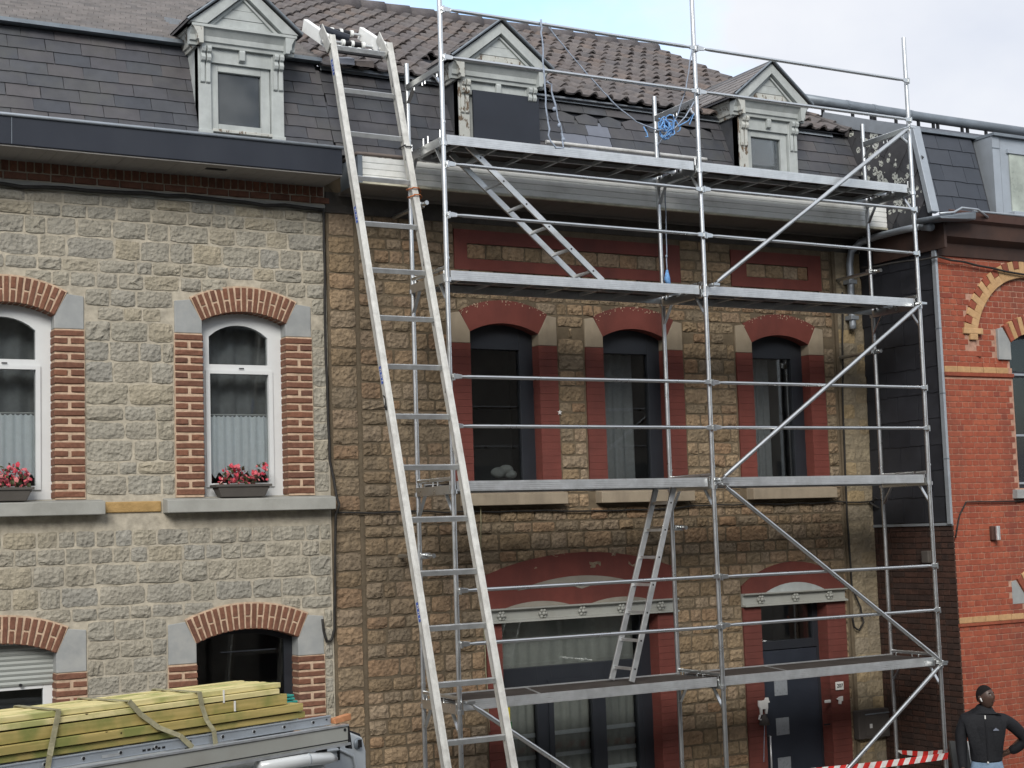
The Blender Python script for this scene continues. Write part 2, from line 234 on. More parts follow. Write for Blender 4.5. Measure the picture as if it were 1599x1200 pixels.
MAT['farwall'] = mk('brown rendered wall across the street', [(.24,.21,.18),(.19,.17,.14)], ns=1.5, rough=.9)
MAT['darkpane'] = mk('dark far window', [(.02,.022,.025)], rough=.2, spec=.5)
MAT['lunette'] = mk('stained pale render in shade tone', [(.30,.28,.235),(.25,.235,.20)], ns=7, namt=.15, bump=.2, bs=60, rough=.85, stain=(.16,.14,.11), sscale=2.5, samt=.5)  # white render, shade put into its base colour, plus random stains

# ------------------------------------------------------------------ mesh helpers
WL = {}
class MB:
    def __init__(s): s.v = []; s.f = []
    def add(s, vs, fs):
        k = len(s.v); s.v += [tuple(q) for q in vs]; s.f += [tuple(i+k for i in f) for f in fs]; return s
    def box(s, x0, x1, y0, y1, z0, z1):
        return s.hexa([(x0,y0,z0),(x1,y0,z0),(x1,y1,z0),(x0,y1,z0),(x0,y0,z1),(x1,y0,z1),(x1,y1,z1),(x0,y1,z1)])
    def hexa(s, p): return s.add(p, [(3,2,1,0),(4,5,6,7),(0,1,5,4),(1,2,6,5),(2,3,7,6),(3,0,4,7)])
    def ext(s, poly, vec):
        n = len(poly); a = [Vector(p) for p in poly]; b = [p+Vector(vec) for p in a]
        return s.add(a+b, [tuple(range(n-1,-1,-1)), tuple(range(n,2*n))]+[(i,(i+1)%n,n+(i+1)%n,n+i) for i in range(n)])
    def xz(s, poly, y0, y1):      # polygon in the facade plane given as (x,z), extruded in depth
        ar = sum(poly[i][0]*poly[(i+1)%len(poly)][1]-poly[(i+1)%len(poly)][0]*poly[i][1] for i in range(len(poly)))
        if ar > 0: poly = poly[::-1]
        return s.ext([(x, y0, z) for x, z in poly], (0, y1-y0, 0))
    def yz(s, poly, x0, x1):
        ar = sum(poly[i][0]*poly[(i+1)%len(poly)][1]-poly[(i+1)%len(poly)][0]*poly[i][1] for i in range(len(poly)))
        if ar < 0: poly = poly[::-1]
        return s.ext([(x0, y, z) for y, z in poly][::-1], (x1-x0, 0, 0))
    def xy(s, poly, z0, z1): return s.ext([(x, y, z0) for x, y in poly], (0, 0, z1-z0))
    def beam(s, p0, p1, w, h, up=(0,0,1)):
        p0, p1 = Vector(p0), Vector(p1); d = (p1-p0).normalized(); up = Vector(up)
        sx = d.cross(up).normalized(); u = sx.cross(d).normalized()
        c = [sx*(-w/2)-u*(h/2), sx*(w/2)-u*(h/2), sx*(w/2)+u*(h/2), sx*(-w/2)+u*(h/2)]
        v = [p0+q for q in c]+[p1+q for q in c]
        return s.add(v, [(0,1,2,3),(7,6,5,4),(0,4,5,1),(1,5,6,2),(2,6,7,3),(3,7,4,0)])
    def tube(s, pts, r, n=10, caps=True):
        pts = [Vector(p) for p in pts]; rs = r if isinstance(r, (list, tuple)) else [r]*len(pts)
        k0 = len(s.v); ref = None
        for i, p in enumerate(pts):
            d = (pts[min(i+1, len(pts)-1)]-pts[max(i-1, 0)]).normalized()
            if ref is None:
                ref = Vector((0,0,1)) if abs(d.z) < .9 else Vector((1,0,0))
                a = d.cross(ref).normalized()
            else: a = (a-d*a.dot(d)).normalized()
            b = d.cross(a)
            for j in range(n):
                t = 2*PI*j/n; s.v.append(tuple(p+(a*math.cos(t)+b*math.sin(t))*rs[i]))
        for i in range(len(pts)-1):
            for j in range(n):
                q = k0+i*n; s.f.append((q+j, q+(j+1)%n, q+n+(j+1)%n, q+n+j))
        if caps:
            s.f.append(tuple(k0+j for j in range(n-1,-1,-1))); q = k0+(len(pts)-1)*n; s.f.append(tuple(q+j for j in range(n)))
        return s
    def ball(s, c, rx, ry, rz, n=8, m=6):
        k = len(s.v); c = Vector(c)
        for i in range(m+1):
            t = PI*i/m
            for j in range(n):
                a = 2*PI*j/n; s.v.append((c.x+rx*math.sin(t)*math.cos(a), c.y+ry*math.sin(t)*math.sin(a), c.z+rz*math.cos(t)))
        for i in range(m):
            for j in range(n): s.f.append((k+i*n+j, k+(i+1)*n+j, k+(i+1)*n+(j+1)%n, k+i*n+(j+1)%n))
        return s
    def mesh(s, name, mat, smooth=False):
        me = bpy.data.meshes.new(name); me.from_pydata(s.v, [], s.f)
        if mat: me.materials.append(mat)
        if smooth: me.shade_smooth()
        me.update(); return me
def orgof(p): return WL.get(p.name, Vector((0,0,0))) if p else Vector((0,0,0))
def obj(name, mb, mat, parent=None, smooth=False, local=False, bevel=0, label=None, kind=None, auto=None):
    if isinstance(mat, str): mat = MAT[mat]
    o_ = orgof(parent)
    if parent and not local: mb.v = [(x-o_.x, y-o_.y, z-o_.z) for x, y, z in mb.v]
    me = mb.mesh(name, mat, smooth)
    if auto: me.set_sharp_from_angle(angle=rad(auto)) if hasattr(me, 'set_sharp_from_angle') else None
    o = bpy.data.objects.new(name, me); COL.objects.link(o)
    if parent: o.parent = parent
    WL[o.name] = o_.copy()
    if bevel:
        b = o.modifiers.new('bevel', 'BEVEL'); b.width = bevel; b.segments = 2; b.limit_method = 'ANGLE'; b.angle_limit = rad(40)
    if label: o['label'] = label
    if kind: o['kind'] = kind
    return o
def thing(name, label, cat, loc=(0,0,0), group=None, rz=0):
    o = bpy.data.objects.new(name, None); COL.objects.link(o); o.location = loc; o.rotation_euler = (0,0,rz); o.empty_display_size = .2
    o['label'] = label; o['category'] = cat
    if group: o['group'] = group
    WL[o.name] = Vector(loc); return o
def tag(o, label, cat, group=None):
    o['label'] = label; o['category'] = cat
    if group: o['group'] = group
    return o
def struct(o): o['kind'] = 'structure'; return o
def pxof(p):
    d = Vector(p)-CPOS; z = d.dot(_f)
    if z < .1: return None
    return (799.5+2410.22*d.dot(CR)/z, 600-2410.22*d.dot(CU)/z, z)
def shown(p, marg=25):
    q = pxof(p)
    return q and -marg < q[0] < 1599+marg and -marg < q[1] < 1200+marg
def place(name, items, parent, limit=300, kindmats=None):
    """items: (mesh key list entry, loc, rotation matrix 3x3 or None, scale). The ones showing largest become parts, the others one joined part."""
    def score(it):
        q = pxof(it[1])
        if not q or not shown(it[1]): return -1
        return (it[3][0]*it[3][2 if it[4] == 'z' else 1])/q[2]**2
    its = sorted(items, key=score, reverse=True)
    org = orgof(parent); rest = {}
    for i, (me, loc, rm, sc, ax) in enumerate(its):
        if i < limit and score((me, loc, rm, sc, ax)) > 0:
            o = bpy.data.objects.new(name, me); COL.objects.link(o); o.parent = parent
            o.location = Vector(loc)-org; o.scale = sc
            if rm is not None: o.rotation_euler = rm.to_euler()
        else:
            mj = JM[me.materials[0].name]
            mb = rest.setdefault(mj.name, (MB(), mj))[0]
            mt = Matrix.Translation(loc) @ (rm.to_4x4() if rm is not None else Matrix.Identity(4)) @ Matrix.Diagonal((*sc, 1))
            mb.add([mt @ v.co for v in me.vertices], [tuple(p.vertices) for p in me.polygons])
    for k, (mb, mj) in rest.items():
        o = obj(name+'_infill', mb, mj, parent); o['kind'] = 'stuff'
JM = {}
for k in list(MAT):
    if k+'j' in MAT: JM[MAT[k].name] = MAT[k+'j']
JM[MAT['slateP'].name] = MAT['slateP']

# piece meshes (unit pieces, scaled when placed)
def stone_mesh(seed, mat, rough=.45, gx=5, gz=4):
    r = random.Random(seed); mb = MB(); vs = []; rough = r.uniform(.12,.7)
    for j in range(gz+1):
        for i in range(gx+1):
            u, w = i/gx, j/gz; e = (i in (0, gx)) or (j in (0, gz))
            x = u+(r.uniform(-.055,.055) if 0 < i < gx else 0); z = w+(r.uniform(-.06,.06) if 0 < j < gz else 0)
            if i in (0, gx): x += (1 if i == 0 else -1)*r.uniform(-.01,.03)
            if j in (0, gz): z += (1 if j == 0 else -1)*r.uniform(-.02,.055)
            if (i in (0,gx)) and (j in (0,gz)): x += (1 if i == 0 else -1)*r.uniform(.0,.035); z += (1 if j == 0 else -1)*r.uniform(.0,.07)
            y = -.25-r.uniform(0,.25) if e else -1+r.uniform(0, rough)*1.2
            vs.append((x, y, z))
    n = len(vs); fs = []
    for j in range(gz):
        for i in range(gx):
            a = j*(gx+1)+i; q = (a, a+1, a+gx+2, a+gx+1)
            if r.random() < .5: fs += [(q[0],q[1],q[2]), (q[0],q[2],q[3])]
            else: fs += [(q[0],q[1],q[3]), (q[1],q[2],q[3])]
    ring = [i for i in range(gx+1)]+[j*(gx+1)+gx for j in range(1,gz+1)]+[gz*(gx+1)+i for i in range(gx-1,-1,-1)]+[j*(gx+1) for j in range(gz-1,0,-1)]
    for i in ring: vs.append((vs[i][0], .6, vs[i][2]))
    k = len(ring)
    for i in range(k): fs.append((ring[(i+1)%k], ring[i], n+i, n+(i+1)%k))
    return mb.add(vs, fs).mesh('stone', mat)
def brick_mesh(seed, mat, j=.05, name='brick'):
    r = random.Random(seed); q = lambda a: r.uniform(-a, a); mb = MB()
    b = [(0,1.2,0),(1,1.2,0),(1,1.2,1),(0,1.2,1)]
    E_ = -.92; e = [(q(.01),E_,q(j)),(1+q(.01),E_,q(j)),(1+q(.01),E_,1+q(j)),(q(.01),E_,1+q(j))]
    i_ = .03
    f = [(i_+q(.012),-1+q(.03),.12+q(j)),(1-i_+q(.012),-1+q(.03),.12+q(j)),(1-i_+q(.012),-1+q(.03),.88+q(j)),(i_+q(.012),-1+q(.03),.88+q(j))]
    m1 = (.5+q(.15), E_, -.02+q(j)); m2 = (.5+q(.15), E_, 1.02+q(j)); m3 = (m1[0],-1+q(.03),.11); m4 = (m2[0],-1+q(.03),.89)
    vs = b+e+f+[m1,m2,m3,m4]
    fs = [(0,1,5,12,4),(1,2,6,5),(2,3,7,13,6),(3,0,4,7),(4,12,14,8),(12,5,9,14),(5,6,10,9),(6,13,15,10),(13,7,11,15),(7,4,8,11),(8,14,15,11),(14,9,10,15)]
    return mb.add(vs, fs).mesh(name, mat)
def slate_mesh(seed, mat, point=False):
    r = random.Random(seed); q = lambda a: r.uniform(-a, a); mb = MB()
    c0 = [(q(.012),q(.03)),(.35,q(.02)),(.7,q(.025)),(1+q(.012),q(.03)),(1,1.3),(0,1.3)]
    if point: c0 = [(.08,.0),(.5,-.02),(.92,0),(1,.62),(.52,1.02),(0,.6)]
    top = [(x, y, 1-.75*max(0,y)) for x, y in c0]; bot = [(x, y, -.3) for x, y in c0]
    n = len(c0)
    return mb.add(bot+top, [tuple(range(n-1,-1,-1)), tuple(range(n,2*n))]+[(i,(i+1)%n,n+(i+1)%n,n+i) for i in range(n)]).mesh('slate', mat)
def tile_mesh(seed, mat):
    r = random.Random(seed); mb = MB(); xs = [0,.1,.25,.42,.52,.62,.74,.86,.96,1.03]
    zs = [.12,.03,0,.03,.16,.62,.95,.98,.6,.2]
    vs = []
    for y, dz in ((0,.62+r.uniform(-.06,.06)),(1.12,0)):
        for x, z in zip(xs, zs): vs.append((x+r.uniform(-.01,.01), y+(r.uniform(-.02,.02) if y == 0 else 0), z+dz))
    for x, z in zip(xs, zs): vs.append((x, .015, z*.9+.62-.42))
    n = len(xs); fs = []
    for i in range(n-1): fs += [(i, i+1, n+i+1, n+i), (i+1, i, 2*n+i, 2*n+i+1)]
    fs += [(0, n, 2*n), (n-1, 3*n-1, 2*n-1)]
    return mb.add(vs, fs).mesh('roof_tile', mat)
VAR = {}
def variants(kind, mat, n=14, **k):
    key = (kind, mat)
    if key not in VAR:
        fn = {'stone': stone_mesh, 'brick': brick_mesh, 'slate': slate_mesh, 'tile': tile_mesh, 'pslate': lambda s, m: slate_mesh(s, m, True)}[kind]
        VAR[key] = [fn(100*len(VAR)+i, MAT[mat], **k) for i in range(n)]
    return R.choice(VAR[key])

# walls with openings: opening = dict(x0,x1,zb,spring,apex)
def arcz(o, x):
    if o['apex'] <= o['spring']: return o['spring']
    w = (o['x1']-o['x0'])/2; s = o['apex']-o['spring']; Rr = (w*w+s*s)/(2*s); c = (o['x0']+o['x1'])/2
    return o['apex']-Rr+math.sqrt(max(0, Rr*Rr-(x-c)**2))
def wall(mb, x0, x1, z0, z1, y0, y1, ops):
    xs = {x0, x1}
    for o in ops:
        n = 10 if o['apex'] > o['spring'] else 1
        for i in range(n+1): xs.add(o['x0']+(o['x1']-o['x0'])*i/n)
    xs = sorted(x for x in xs if x0 <= x <= x1)
    for a, b in zip(xs, xs[1:]):
        if b-a < 1e-5: continue
        mid = (a+b)/2; segs = []
        act = sorted([o for o in ops if o['x0'] < mid < o['x1']], key=lambda o: o['zb'])
        la = lb = z0
        for o in act:
            if o['zb'] > la+1e-4: segs.append((la, lb, o['zb'], o['zb']))
            la, lb = arcz(o, a), arcz(o, b)
        segs.append((la, lb, z1, z1))
        for p, q, r, s in segs: mb.hexa([(a,y0,p),(b,y0,q),(b,y1,q),(a,y1,p),(a,y0,r),(b,y0,s),(b,y1,s),(a,y1,r)])
    return mb
def arcpoly(xc, hw, spring, apex, n=14):
    s = apex-spring; Rr = (hw*hw+s*s)/(2*s); zc = apex-Rr; a0 = math.asin(min(1, hw/Rr))
    return Rr, zc, a0
# ------------------------------------------------------------------ ground
YW = 1.40
gm = MB(); gm.add([(-600,-600,-.13),(600,-600,-.13),(600,600,-.13),(-600,600,-.13)], [(0,1,2,3)])
struct(obj('ground', gm, 'asphalt'))
rd = MB().add([(-80,-11.5,-.126),(80,-11.5,-.126),(80,-2.6,-.126),(-80,-2.6,-.126)], [(0,1,2,3)]); struct(obj('road', rd, 'asphalt'))
pv = MB().box(-80,80,-2.45,YW+.2,-.13,0); struct(obj('pavement', pv, 'paving'))
kb = MB()
for i in range(60): kb.box(-30+i, -30+i+.985, -2.6, -2.455, -.13, .006)
struct(obj('kerb', kb, 'kerb'))

def stone_rows(x0, x1, z0, z1, hr, lr, rects, arcs, gap=.016, big=None):
    out = []; z = z0
    while z < z1-.05:
        h = R.uniform(*hr)
        if z1-z-h < hr[0]*.6: h = z1-z
        free = [(x0, x1)]
        def cut(a, b):
            nonlocal free
            nf = []
            for p, q in free:
                if b <= p or a >= q: nf.append((p, q)); continue
                if a > p: nf.append((p, a))
                if b < q: nf.append((b, q))
            free = nf
        for rx0, rx1, rz0, rz1 in rects:
            if min(z+h, rz1)-max(z, rz0) > .25*h: cut(rx0, rx1)
        for xc, R2, zc, zmin in arcs:
            zz = z+.5*h
            if zz > zmin and zz-zc < R2: w = math.sqrt(R2*R2-(zz-zc)**2); cut(xc-w, xc+w)
        for p, q in free:
            x = p
            while q-x > .04:
                l = R.uniform(*lr)*(1.25 if h > .17 else 1)
                if q-x-l < lr[0]*.7: l = q-x
                out.append((x+gap/2, z+gap/2, l-gap, h-gap)); x += l
        z += h
    return out
def stones(root, rows, mat, y=YW, d=(.010,.030)):
    items = []
    for x, z, l, h in rows: items.append((variants('stone', mat, 18), (x, y, z), None, (l, R.uniform(*d), h), 'z'))
    place('stone', items, root)

def arch_bricks(root, items, xc, hw, spring, apex, n=17, th=.235, mat='brickL'):
    Rr, zc, a0 = arcpoly(xc, hw, spring, apex)
    for i in range(n):
        t = -a0+2*a0*(i+.5)/n
        segs = [(0, th)] if i % 2 == 0 else [(0, th*.48), (th*.55, th*.45)]
        rdir = Vector((math.sin(t), 0, math.cos(t))); zdir = Vector((-math.cos(t), 0, math.sin(t)))
        for s0, ln in segs:
            rm_ = Rr+s0+ln*.5; w = 2*a0/n*rm_-.019
            p = Vector((xc, YW+.072, zc))+rdir*(Rr-.004+s0)-zdir*w/2
            rm = Matrix((rdir, Vector((0,1,0)), zdir)).transposed()
            items.append((variants('brick', mat, 16), p, rm, (ln, .1, w), 'z'))
def arch_ring(mb, xc, hw, spring, apex, th, y0, y1, n=14, over=.0):
    Rr, zc, a0 = arcpoly(xc, hw, spring, apex)
    for i in range(n):
        a, b = -a0+2*a0*i/n, -a0+2*a0*(i+1)/n
        p = lambda t, r: (xc+r*math.sin(t), zc+r*math.cos(t))
        mb.xz([p(a,Rr-over), p(b,Rr-over), p(b,Rr+th), p(a,Rr+th)], y0, y1)
    return mb
def impost(mb, xj, side, spring, apex, hw, xc, w, z0, th, y0, y1):
    Rr, zc, a0 = arcpoly(xc, hw, spring, apex)
    s = side; xe = xc+s*(Rr+th)*math.sin(a0); ze = zc+(Rr+th)*math.cos(a0)
    mb.xz([(xj, z0), (xj, spring+.002), (xe, ze-.012), (xj+s*w, ze-.03), (xj+s*w, z0)], y0, y1)
def quoin_bricks(items, xj, side, w, z0, z1, pitch=.0724, mat='brickL'):
    n = int(round((z1-z0)/pitch)); pitch = (z1-z0)/n
    for i in range(n):
        z = z0+i*pitch
        if i % 2: parts = [(-.012, w*.47), (w*.47+.02, w*.53-.02)]
        else: parts = [(-.012, w+.012)]
        for a, l in parts:
            x = xj+a if side > 0 else xj-a-l
            items.append((variants('brick', mat, 16), (x, YW+.072, z+.011+R.uniform(-.003,.003)), None, (l, .1*R.uniform(.97,1.04), pitch-.022*R.uniform(.85,1.15)), 'z'))
def room(root, x0, x1, z0, z1, y0, d=1.6, mat='room'):
    m = MB(); m.add([(x0,y0,z0),(x1,y0,z0),(x1,y0+d,z0),(x0,y0+d,z0),(x0,y0,z1),(x1,y0,z1),(x1,y0+d,z1),(x0,y0+d,z1)], [(0,1,2,3),(7,6,5,4),(1,5,6,2),(2,6,7,3),(3,7,4,0)])
    obj('room_interior', m, mat, root)
def curtain(name, label, x0, x1, z0, z1, y, mat, folds=9, amp=.02, zig=0, top=0):
    m = MB(); n = folds*6; vs = []
    for i in range(n+1):
        u = i/n; x = lerp(x0, x1, u); yy = y+amp*math.sin(u*folds*2*PI+R.uniform(-.3,.3))*R.uniform(.6,1)
        zb = z0
        if zig: ph = (u*zig) % 1; zb = z0+.07*abs(ph*2-1)
        zt = z1-(.022*abs(math.sin(u*top*PI)) if top else 0)
        for k in range(4): vs.append((x, yy, lerp(zb, zt, k/3)))
    fs = [(i*4+k, i*4+4+k, i*4+5+k, i*4+1+k) for i in range(n) for k in range(3)]
    m.add(vs, fs); o = obj(name, m, mat, smooth=True); tag(o, label, 'curtain'); return o

# ------------------------------------------------------------------ left house (grey stone)
HL = thing('terraced_house', 'grey stone terraced house with brown brick window surrounds and dark blue fascia', 'house', (-3.5, YW, 0))
LX0, LX1 = -7.4, -.648
upL = [dict(x0=-1.95, x1=-1.09, zb=4.06, spring=5.745, apex=5.848), dict(x0=-4.19, x1=-3.33, zb=4.06, spring=5.745, apex=5.848)]
gfL = [dict(x0=-2.045, x1=-1.02, zb=1.0, spring=2.69, apex=2.80), dict(x0=-4.35, x1=-3.325, zb=1.0, spring=2.69, apex=2.80)]
obj('wall', wall(MB(), LX0, LX1, 0, 7.40, YW, YW+.36, upL+gfL), 'mortarL', HL)
rects = []; arcs = []; bricks = []; mort = MB(); imp = []
for o in upL+gfL:
    hw = (o['x1']-o['x0'])/2; xc = (o['x0']+o['x1'])/2; th = .24; w = .262
    Rr, zc, a0 = arcpoly(xc, hw, o['spring'], o['apex'])
    rects.append((o['x0']-w-.008, o['x1']+w+.008, o['zb']-.02, o['spring']+.2)); arcs.append((xc, Rr+th+.012, zc, o['spring']))
    zi = o['spring']-.122 if o in upL else o['spring']-.18
    mort = MB(); arch_bricks(HL, bricks, xc, hw, o['spring'], o['apex'], 17 if o in upL else 19, th)
    arch_ring(mort, xc, hw, o['spring'], o['apex'], th+.012, YW-.018, YW+.19, over=-.006)
    obj('arch_pointing', mort, 'mortarP', HL)
    for xj, s in ((o['x0'], -1), (o['x1'], 1)):
        m = MB(); impost(m, xj-s*.006, s, o['spring'], o['apex'], hw, xc, w+.006, zi, th, YW-.016, YW+.2)
        obj('impost_block', m, 'bluestone', HL, bevel=.006)
        quoin_bricks(bricks, xj, s, w, o['zb']+.01, zi-.004)
        a, b = sorted((xj-s*.004, xj+s*(w+.006))); obj('pointing', MB().box(a, b, YW-.018, YW+.19, o['zb'], zi-.003), 'mortarP', HL)
rects.append((LX0, LX1, 6.90, 7.2)); rects.append((-2.91, -2.34, 3.91, 4.05))
rects.append((-2.34, -.66, 3.9, 4.07)); rects.append((-4.6, -2.91, 3.9, 4.07))
stones(HL, stone_rows(LX0, LX1-.01, .0, 6.9, (.115,.205), (.15,.36), rects, arcs), 'stoneL')
# brick frieze under the soffit
x = LX0
while x < LX1-.02:
    bricks.append((variants('brick', 'brickL', 16), (x, YW+.09, 7.06), None, (.062, .1, .10), 'z')); x += .075
x = LX0
while x < LX1-.1:
    bricks.append((variants('brick', 'brickL', 16), (x, YW+.085, 6.985), None, (.2, .1, .062), 'z')); x += .213
place('brick', bricks, HL)
bnd = MB().box(LX0, LX1, YW-.02, YW+.01, 6.90, 6.97); obj('string_course', bnd, 'concrete', HL, bevel=.006)
# sills, windows
for i, (a, b) in enumerate(((-2.34, -.655), (-4.6, -2.915))):
    m = MB().yz([(1.25,3.915),(1.25,4.035),(1.44,4.06),(1.60,4.075),(1.60,3.915)], a, b); obj('window_sill', m, 'concrete', HL, bevel=.007)
fl = MB().box(-2.9, -2.36, YW-.02, YW+.01, 3.93, 4.03); obj('ochre_block', fl, mk('ochre stone', [(.42,.27,.10),(.36,.24,.11)], ns=9, namt=.25, bump=.6, bs=30, rough=.9), HL, bevel=.01, label='ochre yellow stone block between the two sills')
def upvc(root, o, y, zt):
    fm = wall(MB(), o['x0']-.03, o['x1']+.03, o['zb'], o['apex']+.05, y, y+.07,
              [dict(x0=o['x0']+.115, x1=o['x1']-.145, zb=zt+.045, spring=o['spring']-.13, apex=o['apex']-.115), dict(x0=o['x0']+.115, x1=o['x1']-.145, zb=o['zb']+.13, spring=zt-.045, apex=zt-.045)])
    f = obj('window', fm, 'upvc', root)
    s = wall(MB(), o['x0']+.075, o['x1']-.105, o['zb']+.095, zt-.012, y-.018, y-.001, [dict(x0=o['x0']+.117, x1=o['x1']-.147, zb=o['zb']+.132, spring=zt-.047, apex=zt-.047)])
    obj('sash', s, 'upvc', f)
    g = MB().box(o['x0']+.1, o['x1']-.13, y+.03, y+.036, o['zb']+.1, o['apex']-.05); obj('pane', g, 'glass', f)
    h = MB().box((o['x0']+o['x1'])/2-.02, (o['x0']+o['x1'])/2+.03, y-.022, y-.017, zt+.0, zt+.012); obj('vent_slot', h, 'black', f)
for k, o in enumerate(upL):
    upvc(HL, o, YW+.12, 5.30); room(HL, o['x0']-.6, o['x1']+.6, o['zb']-.3, o['apex']+.3, YW+.37)
    curtain('lace_curtain', ['white lace half curtain with zigzag hem in the right window of the grey house', 'white lace half curtain in the window cut by the left edge'][k], o['x0']+.05, o['x1']-.08, 4.24, 4.86, YW+.20, 'lace', 9, .014, 8, 16)
    rodm = MB().tube([(o['x0']+.05, YW+.235, 4.865), (o['x1']-.08, YW+.235, 4.865)], .006, 6); obj('curtain_rod', rodm, 'white', HL)
    curtain('sheer_curtain', ['faint sheer curtain behind the upper panes of the right window of the grey house', 'faint sheer curtain in the window cut by the left edge'][k], o['x0']-.1, o['x1']+.2, 4.3, 5.95, YW+.42, 'sheer', 6, .03)
# ground floor windows
o = gfL[0]
fm = wall(MB(), o['x0']-.03, o['x1']+.03, o['zb'], o['apex']+.05, YW+.15, YW+.2, [dict(x0=o['x0']+.05, x1=o['x1']-.09, zb=o['zb']+.08, spring=o['spring']-.02, apex=o['apex']-.05)])
f = obj('window', fm, 'darkframe', HL); obj('pane', MB().box(o['x0'], o['x1'], YW+.17, YW+.176, o['zb'], o['apex']), 'glass', f); room(HL, -2.6, -.5, .6, 3.2, YW+.37)
obj('glazing_bar', MB().box(-1.75, -1.2, YW+.155, YW+.17, 2.575, 2.585), 'darkframe', f)
o = gfL[1]
fm = wall(MB(), o['x0']-.03, o['x1']+.03, o['zb'], 2.44, YW+.13, YW+.19, [dict(x0=o['x0']+.05, x1=o['x1']-.09, zb=2.16, spring=2.375, apex=2.375)])
f = obj('window', fm, 'upvc', HL, bevel=.005); obj('pane', MB().box(o['x0'], o['x1'], YW+.16, YW+.166, o['zb'], 2.43), 'glass', f); room(HL, -4.9, -2.8, .6, 3.2, YW+.37)
for i in range(9):
    z = 2.41+i*.045; obj('shutter_slat', MB().yz([(YW+.115,z),(YW+.105,z+.02),(YW+.115,z+.0425),(YW+.126,z+.0425),(YW+.126,z)], o['x0']-.02, o['x1']+.02), 'blind', f)
obj('shutter_stop', MB().tube([(-3.62,YW+.11,2.42),(-3.62,YW+.08,2.42)], .014, 8), 'black', f)
# eaves: fascia, drip edge, soffit boards
fa = MB().box(LX0, -.675, .86, .90, 7.165, 7.42); obj('fascia', fa, 'fascia', HL, bevel=.006)
obj('drip_edge', MB().tube([(LX0,.852,7.43),(-.655,.852,7.43)], .017, 10), 'zinc', HL, smooth=True)
obj('gutter_lining', MB().box(LX0, -.675, .90, 1.2, 7.36, 7.375), 'zincdark', HL)
obj('fascia_joint', MB().box(-3.82, -3.815, .855, .861, 7.17, 7.41), 'zincdark', HL)
x = LX0
while x < -.7:
    obj('soffit_board', MB().box(x, min(x+.098,-.676), .875, YW-.001, 7.150+R.uniform(0,.002), 7.163), 'soffit', HL); x += .10
obj('vent_grille', MB().box(-2.0, -1.8, 1.0, 1.06, 7.146, 7.150), 'black', HL)
# lower mansard slates
def slope_rm(y0, z0, y1, z1):
    a = math.atan2(z1-z0, y1-y0); return Matrix.Rotation(a, 3, 'X'), a
def slate_field(root, x0, x1, y0, z0, y1, z1, rows, w, mats, holes=(), t=.012, limit=300, lowmat=None, pat=None):
    rm, a = slope_rm(y0, z0, y1, z1); ln = math.hypot(y1-y0, z1-z0); e = ln/rows; items = []
    bk = MB().add([(x0,y0+.03,z0-.0),(x1,y0+.03,z0),(x1,y1+.03,z1),(x0,y1+.03,z1)], [(0,1,2,3)]); obj('roof_boarding', bk, 'slateS', root)
    for r in range(rows):
        off = (r % 2)*.5*w+R.uniform(-.02,.02); x = x0-off
        py, pz = y0+(y1-y0)*r/rows, z0+(z1-z0)*r/rows
        while x < x1:
            ww = w*R.uniform(.93,1.07); a0_, b0_ = max(x, x0), min(x+ww, x1); x += ww
            if b0_-a0_ < .05: continue
            mid = (a0_+b0_)/2
            skip = False
            for hx0, hx1, hz0, hz1 in holes:
                if hz0 < pz+.05 < hz1:
                    if a0_ < hx0 < b0_: b0_ = hx0
                    elif a0_ < hx1 < b0_: a0_ = hx1
            if b0_-a0_ < .03: continue
            mid = (a0_+b0_)/2
            for hx0, hx1, hz0, hz1 in holes:
                if hx0 < mid < hx1 and hz0 < pz+.05 < hz1: skip = True
            if skip: continue
            mat, kind = mats, 'slate'
            if pat: mat, kind = pat(r, mid)
            sy = e*(.88 if r == rows-1 else 1)
            items.append((variants(kind, mat, 10), (a0_+.003, py, pz), rm, (b0_-a0_-.006, sy if r < rows-1 else sy*.76, t), 'y'))
    place('slate', items, root, limit)
MB0, MT0 = (1.10, 7.44), (1.50, 8.47)
slate_field(HL, LX0, LX1, *MB0, *MT0, 8, .33, 'slate', holes=[(-2.025, -1.175, 7, 9)])
obj('mansard_flashing', MB().box(LX0, LX1, 1.385, 1.60, 8.455, 8.492), 'zincdark', HL)
obj('roof_plate', MB().box(LX0, LX1, 1.54, 1.60, 7.5, 8.45), 'slateS', HL)
# shallow upper roof with small slates
um = MB(); rows = 40; w = .16
for r in range(rows):
    y = 1.42+r*.105*.88; z = 8.49+r*.105*.475; x = LX0-(r % 2)*.08
    while x < LX1-.02:
        a, b = max(x, LX0), min(x+w, LX1); x += w
        j = R.uniform(.003,.012)
        um.hexa([(a+.002,y,z-.008),(b-.002,y,z-.008),(b-.002,y+.115,z+.045),(a+.002,y+.115,z+.045),(a+.002,y-.004,z+.022+j),(b-.002,y-.004,z+.022+j),(b-.002,y+.115,z+.056),(a+.002,y+.115,z+.056)])
ur = obj('roof_slates', um, 'oldslate', HL); ur['kind'] = 'stuff'
obj('roof_ridge', MB().box(LX0, LX1, 5.05, 5.25, 10.42, 10.52), 'ridge', HL)

